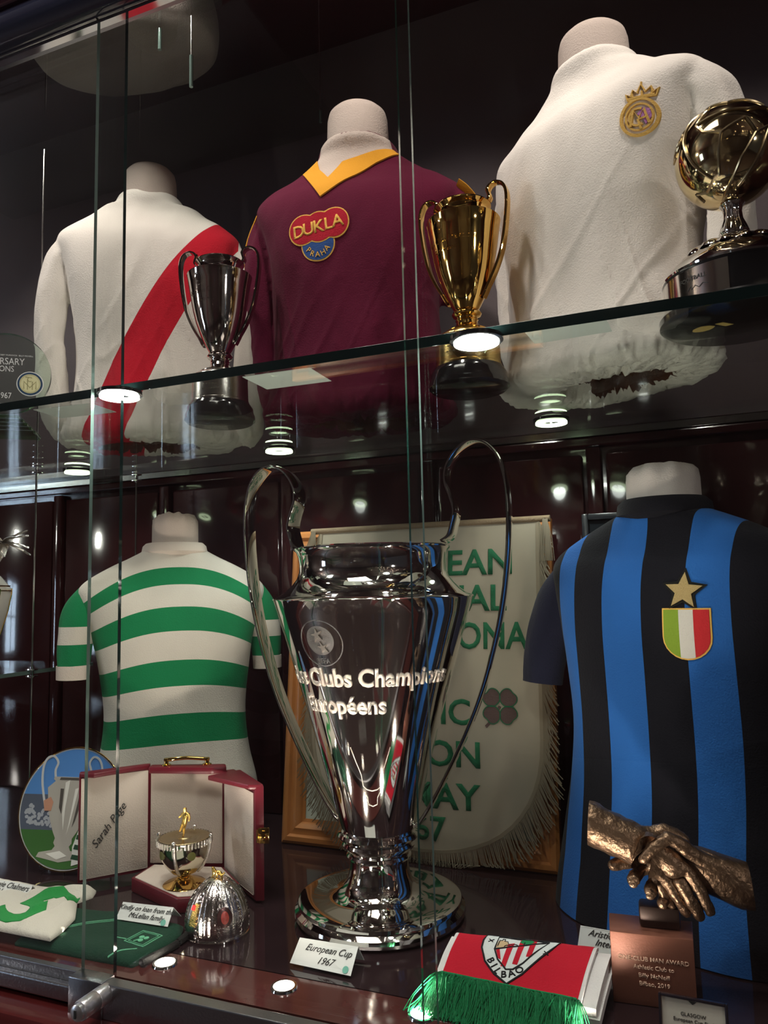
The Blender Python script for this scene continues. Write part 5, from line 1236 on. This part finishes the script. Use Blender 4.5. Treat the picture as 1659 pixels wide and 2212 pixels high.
# ================================================================== VASES AT THE EDGES
t = thing('silver_vase', (.137, .214, 0), 0, 'hammered silver vase with flared rim at the right edge beside the striped shirt', 'vase')
vp = [(0, 0), (.030, 0), (.033, .004), (.030, .009), (.022, .016), (.018, .024), (.019, .034), (.026, .052), (.038, .080), (.0475, .110), (.0530, .142), (.0510, .165), (.0430, .188), (.0345, .202), (.0325, .206), (.0340, .209), (.0345, .214), (.0300, .220), (.0230, .232), (.0190, .248), (.0185, .262), (.0250, .276), (.0400, .288), (.0540, .2935), (.0550, .2945), (.0400, .2925), (.017, .270), (0, .24)]
bm = bmesh.new(); lathe(bm, vp, 64); link('vase_body', bm, m_silver2, t, ang=50)
bm = bmesh.new(); random.seed(5)
for k in range(26):
    z = .046+.0058*k
    r_ = lathe_r(vp[7:15], z) if z < .202 else 0
    if not r_: continue
    n = int(2*pi*r_/.0085)
    for i in range(n):
        a = 2*pi*(i+.5*(k % 2))/n
        b = (Vector((r_*cos(a), r_*sin(a), z)), Vector((cos(a), sin(a), .0)), Vector((-sin(a), cos(a), 0)))
        c, n_, tt = b; P = [c+n_*.0022] + [c+tt*dx*.0038+Vector((0, 0, dz*.0038))-n_*.0004 for dx, dz in ((1, 0), (.3, 1), (-1, .2), (-.2, -1))]
        V = [bm.verts.new(q) for q in P]
        for j in range(4): bm.faces.new((V[0], V[1+j], V[1+(j+1) % 4]))
link('hammered_facets', bm, mat('facet_silver', (.66, .60, .60), .16, 1), t, False)['kind'] = 'stuff'
t = thing('white_vase', (-1.345, .300, .3342), 0, 'white porcelain vase with gold lines on the small glass shelf, left edge', 'vase')
vp = [(0, 0), (.040, 0), (.042, .003), (.036, .010), (.028, .022), (.032, .045), (.045, .085), (.056, .125), (.0620, .160), (.0625, .172), (.058, .178), (.044, .196), (.034, .206), (.032, .214), (.044, .235), (.056, .258), (.058, .262), (.050, .258), (.028, .22), (0, .2)]
bm = bmesh.new(); lathe(bm, vp, 8*6, fn=lambda r_, z, a: r_*(1-.035*abs(sin(4*a)))); link('vase_body', bm, mat('white_porcelain', (.70, .66, .62), .12, coat=.8), t, ang=30)
bm = bmesh.new()
for (r_, z) in ((.0425, .003), (.0628, .168), (.0595, .178), (.0585, .261), (.034, .209)):
    tube(bm, [(r_*(1-.035*abs(sin(4*a)))*cos(a), r_*(1-.035*abs(sin(4*a)))*sin(a), z) for a in [2*pi*k/48 for k in range(49)]], .0011, 6, 1, (0, 0, 1), False)
for k in range(8):
    a = pi*k/4; tube(bm, [((r_+.0006)*cos(a), (r_+.0006)*sin(a), z) for r_, z in vp[5:10]], .0009, 6, 1, (cos(a), sin(a), .1), False)
link('gold_lines', bm, m_gold, t)
lp = thing('silver_leaf_spray', (-1.290, .310, .600), 0, 'spray of silver leaves above the white vase at the left edge', 'ornament')
for k in range(9):
    a = -1.35+.34*k; L_ = .048+.014*random.random(); el = (.55, .1, -.35, .35, -.15, .6, .0, .5, -.2)[k]
    bm = bmesh.new(); n = 10; Lf, Rt, Md = [], [], []
    D = Vector((cos(a)*cos(el), sin(a)*cos(el), sin(el))); Sd = D.cross(Vector((0, 0, 1))).normalized()
    for i in range(n+1):
        q = i/n; wd = .0065*sin(pi*min(1, q*.93+.04))**.7; c = D*L_*q+Vector((0, 0, -.012*q*q))
        Lf.append(bm.verts.new(c+Sd*wd)); Md.append(bm.verts.new(c+Vector((0, 0, .0022*(1+.3*cos(i*3.1)))))); Rt.append(bm.verts.new(c-Sd*wd))
    for i in range(n): bm.faces.new((Lf[i], Md[i], Md[i+1], Lf[i+1])); bm.faces.new((Md[i], Rt[i], Rt[i+1], Md[i+1]))
    e = bmesh.ops.extrude_face_region(bm, geom=bm.faces[:])
    for v in [x for x in e['geom'] if isinstance(x, bmesh.types.BMVert)]: v.co.z -= .0012
    bmesh.ops.recalc_face_normals(bm, faces=bm.faces[:]); link('leaf', bm, m_silver2, lp, ang=25)
bm = bmesh.new(); tube(bm, [(0, 0, 0), (-.012, .008, -.03)], .003, 8); link('stem', bm, m_silver2, lp)

# ================================================================== ROUND GLASS PLAQUE ON THE SHELF
t = thing('glass_plaque', (-1.172, .205, ZT), 38, 'round clear glass anniversary plaque with a blue-ringed badge on stepped green glass, left edge', 'plaque'); t.scale = (1.05, 1.05, 1.05)
CZ = .1150; R_ = .074
m_pl = glassmat('plaque_glass', (.86, .93, .88), .05); m_pg = glassmat('green_glass', (.45, .85, .45), .08); m_ge = mat('green_lit_edge', (.05, .35, .08), .15, 0, coat=1)
bm = bmesh.new(); a = [bm.verts.new((R_*cos(2*pi*k/96), -.005, CZ+R_*sin(2*pi*k/96))) for k in range(96)]; b = [bm.verts.new((v.co.x, .005, v.co.z)) for v in a]
bm.faces.new(a); bm.faces.new(b[::-1])
for k in range(96):
    f_ = bm.faces.new((a[k], b[k], b[(k+1) % 96], a[(k+1) % 96])); f_.material_index = 1 if sin(2*pi*k/96) > -.55 else 2
bmesh.ops.recalc_face_normals(bm, faces=bm.faces[:]); dsk = link('glass_disc', bm, [m_pl, m_edgebright, m_ge], t, ang=30)
for k in range(5):
    z = .0008+.0074*k; wd = .088-.012*k
    bm = bmesh.new(); box(bm, -wd+.02, wd*.62+.0, -.028+.003*k, .028-.003*k, z, z+.0066, .0012); link('glass_step', bm, [m_pg, ], t, False)
    bm = bmesh.new(); tube(bm, [(-wd+.02, -.0285+.003*k, z+.006), (wd*.62, -.0285+.003*k, z+.006), (wd*.62+.0005, .028-.003*k, z+.006)], .0008, 6); link('step_edge', bm, m_edgebright, t)
PF = plane_fn((0, -.0052, CZ), (1, 0, 0), (0, 0, 1), (0, -1, 0)); m_wp = mat('white_print', (.62, .64, .66), .6)
f = Flat(PF)
f.text('ANNIVERSARY', .030, .016, .0175, 0, .0003, align='RIGHT', sx=.8); f.text('CHAMPIONS', .013, .003, .0150, 0, .0003, align='RIGHT', sx=.8); f.text('1967', .010, -.046, .0150, 0, .0003, align='RIGHT', sx=.8)
for k, s_ in enumerate(('STEVIE CHALMERS', 'TOMMY GEMMELL', 'BERTIE AULD', 'BOBBY LENNOX')): f.text(s_, -.050+.026*k, -.058, .0036, 0, .0003)
for k, s_ in enumerate(('JOCK STEIN', 'BOBBY MURDOCH', 'BILLY MCNEILL')): f.text(s_, -.028+.030*k, .032, .0036, 0, .0003)
f.done('printed_words', m_wp, dsk)
f = Flat(PF); f.poly(circ(.040, -.018, .0225, 40), 0, .0006); bd = f.done('round_badge', mat('badge_white', (.8, .82, .80), .5), dsk); bd['label'] = 'round badge with blue ring and cream centre'
f = Flat(PF); f.poly(circ(.040, -.018, .0210, 40), .0004, .0010); f.done('blue_ring', mat('badge_navy', (.012, .05, .12), .5), bd)
f = Flat(PF); f.poly(circ(.040, -.018, .0175, 40), .0008, .0014); f.done('cream_centre', mat('badge_cream', (.72, .70, .42), .5), bd)
f = Flat(PF); f.line(circ(.040, -.018, .0160, 40), .0007, .001, .0017, True); m_bg = mat('badge_olive', (.40, .38, .20), .5)
x0, z0 = .040, -.020
f.line([(x0-.010, z0-.008), (x0-.010, z0+.006), (x0, z0-.005), (x0+.010, z0+.006), (x0+.010, z0-.008)], .0022, .001, .0018); f.line([(x0-.004, z0-.009), (x0-.004, z0+.010)], .0018, .001, .0018); f.line([(x0+.004, z0-.009), (x0+.004, z0+.006)], .0018, .001, .0018)
f.line(circ(x0, z0+.010, .004, 9, .004, .6, 5.4), .0014, .001, .0018); f.line([(x0-.008, z0+.014), (x0-.002, z0+.014)], .0014, .001, .0018)
f.done('monogram', m_bg, bd)
# dim garment on the upper glass shelf, only its underside in view
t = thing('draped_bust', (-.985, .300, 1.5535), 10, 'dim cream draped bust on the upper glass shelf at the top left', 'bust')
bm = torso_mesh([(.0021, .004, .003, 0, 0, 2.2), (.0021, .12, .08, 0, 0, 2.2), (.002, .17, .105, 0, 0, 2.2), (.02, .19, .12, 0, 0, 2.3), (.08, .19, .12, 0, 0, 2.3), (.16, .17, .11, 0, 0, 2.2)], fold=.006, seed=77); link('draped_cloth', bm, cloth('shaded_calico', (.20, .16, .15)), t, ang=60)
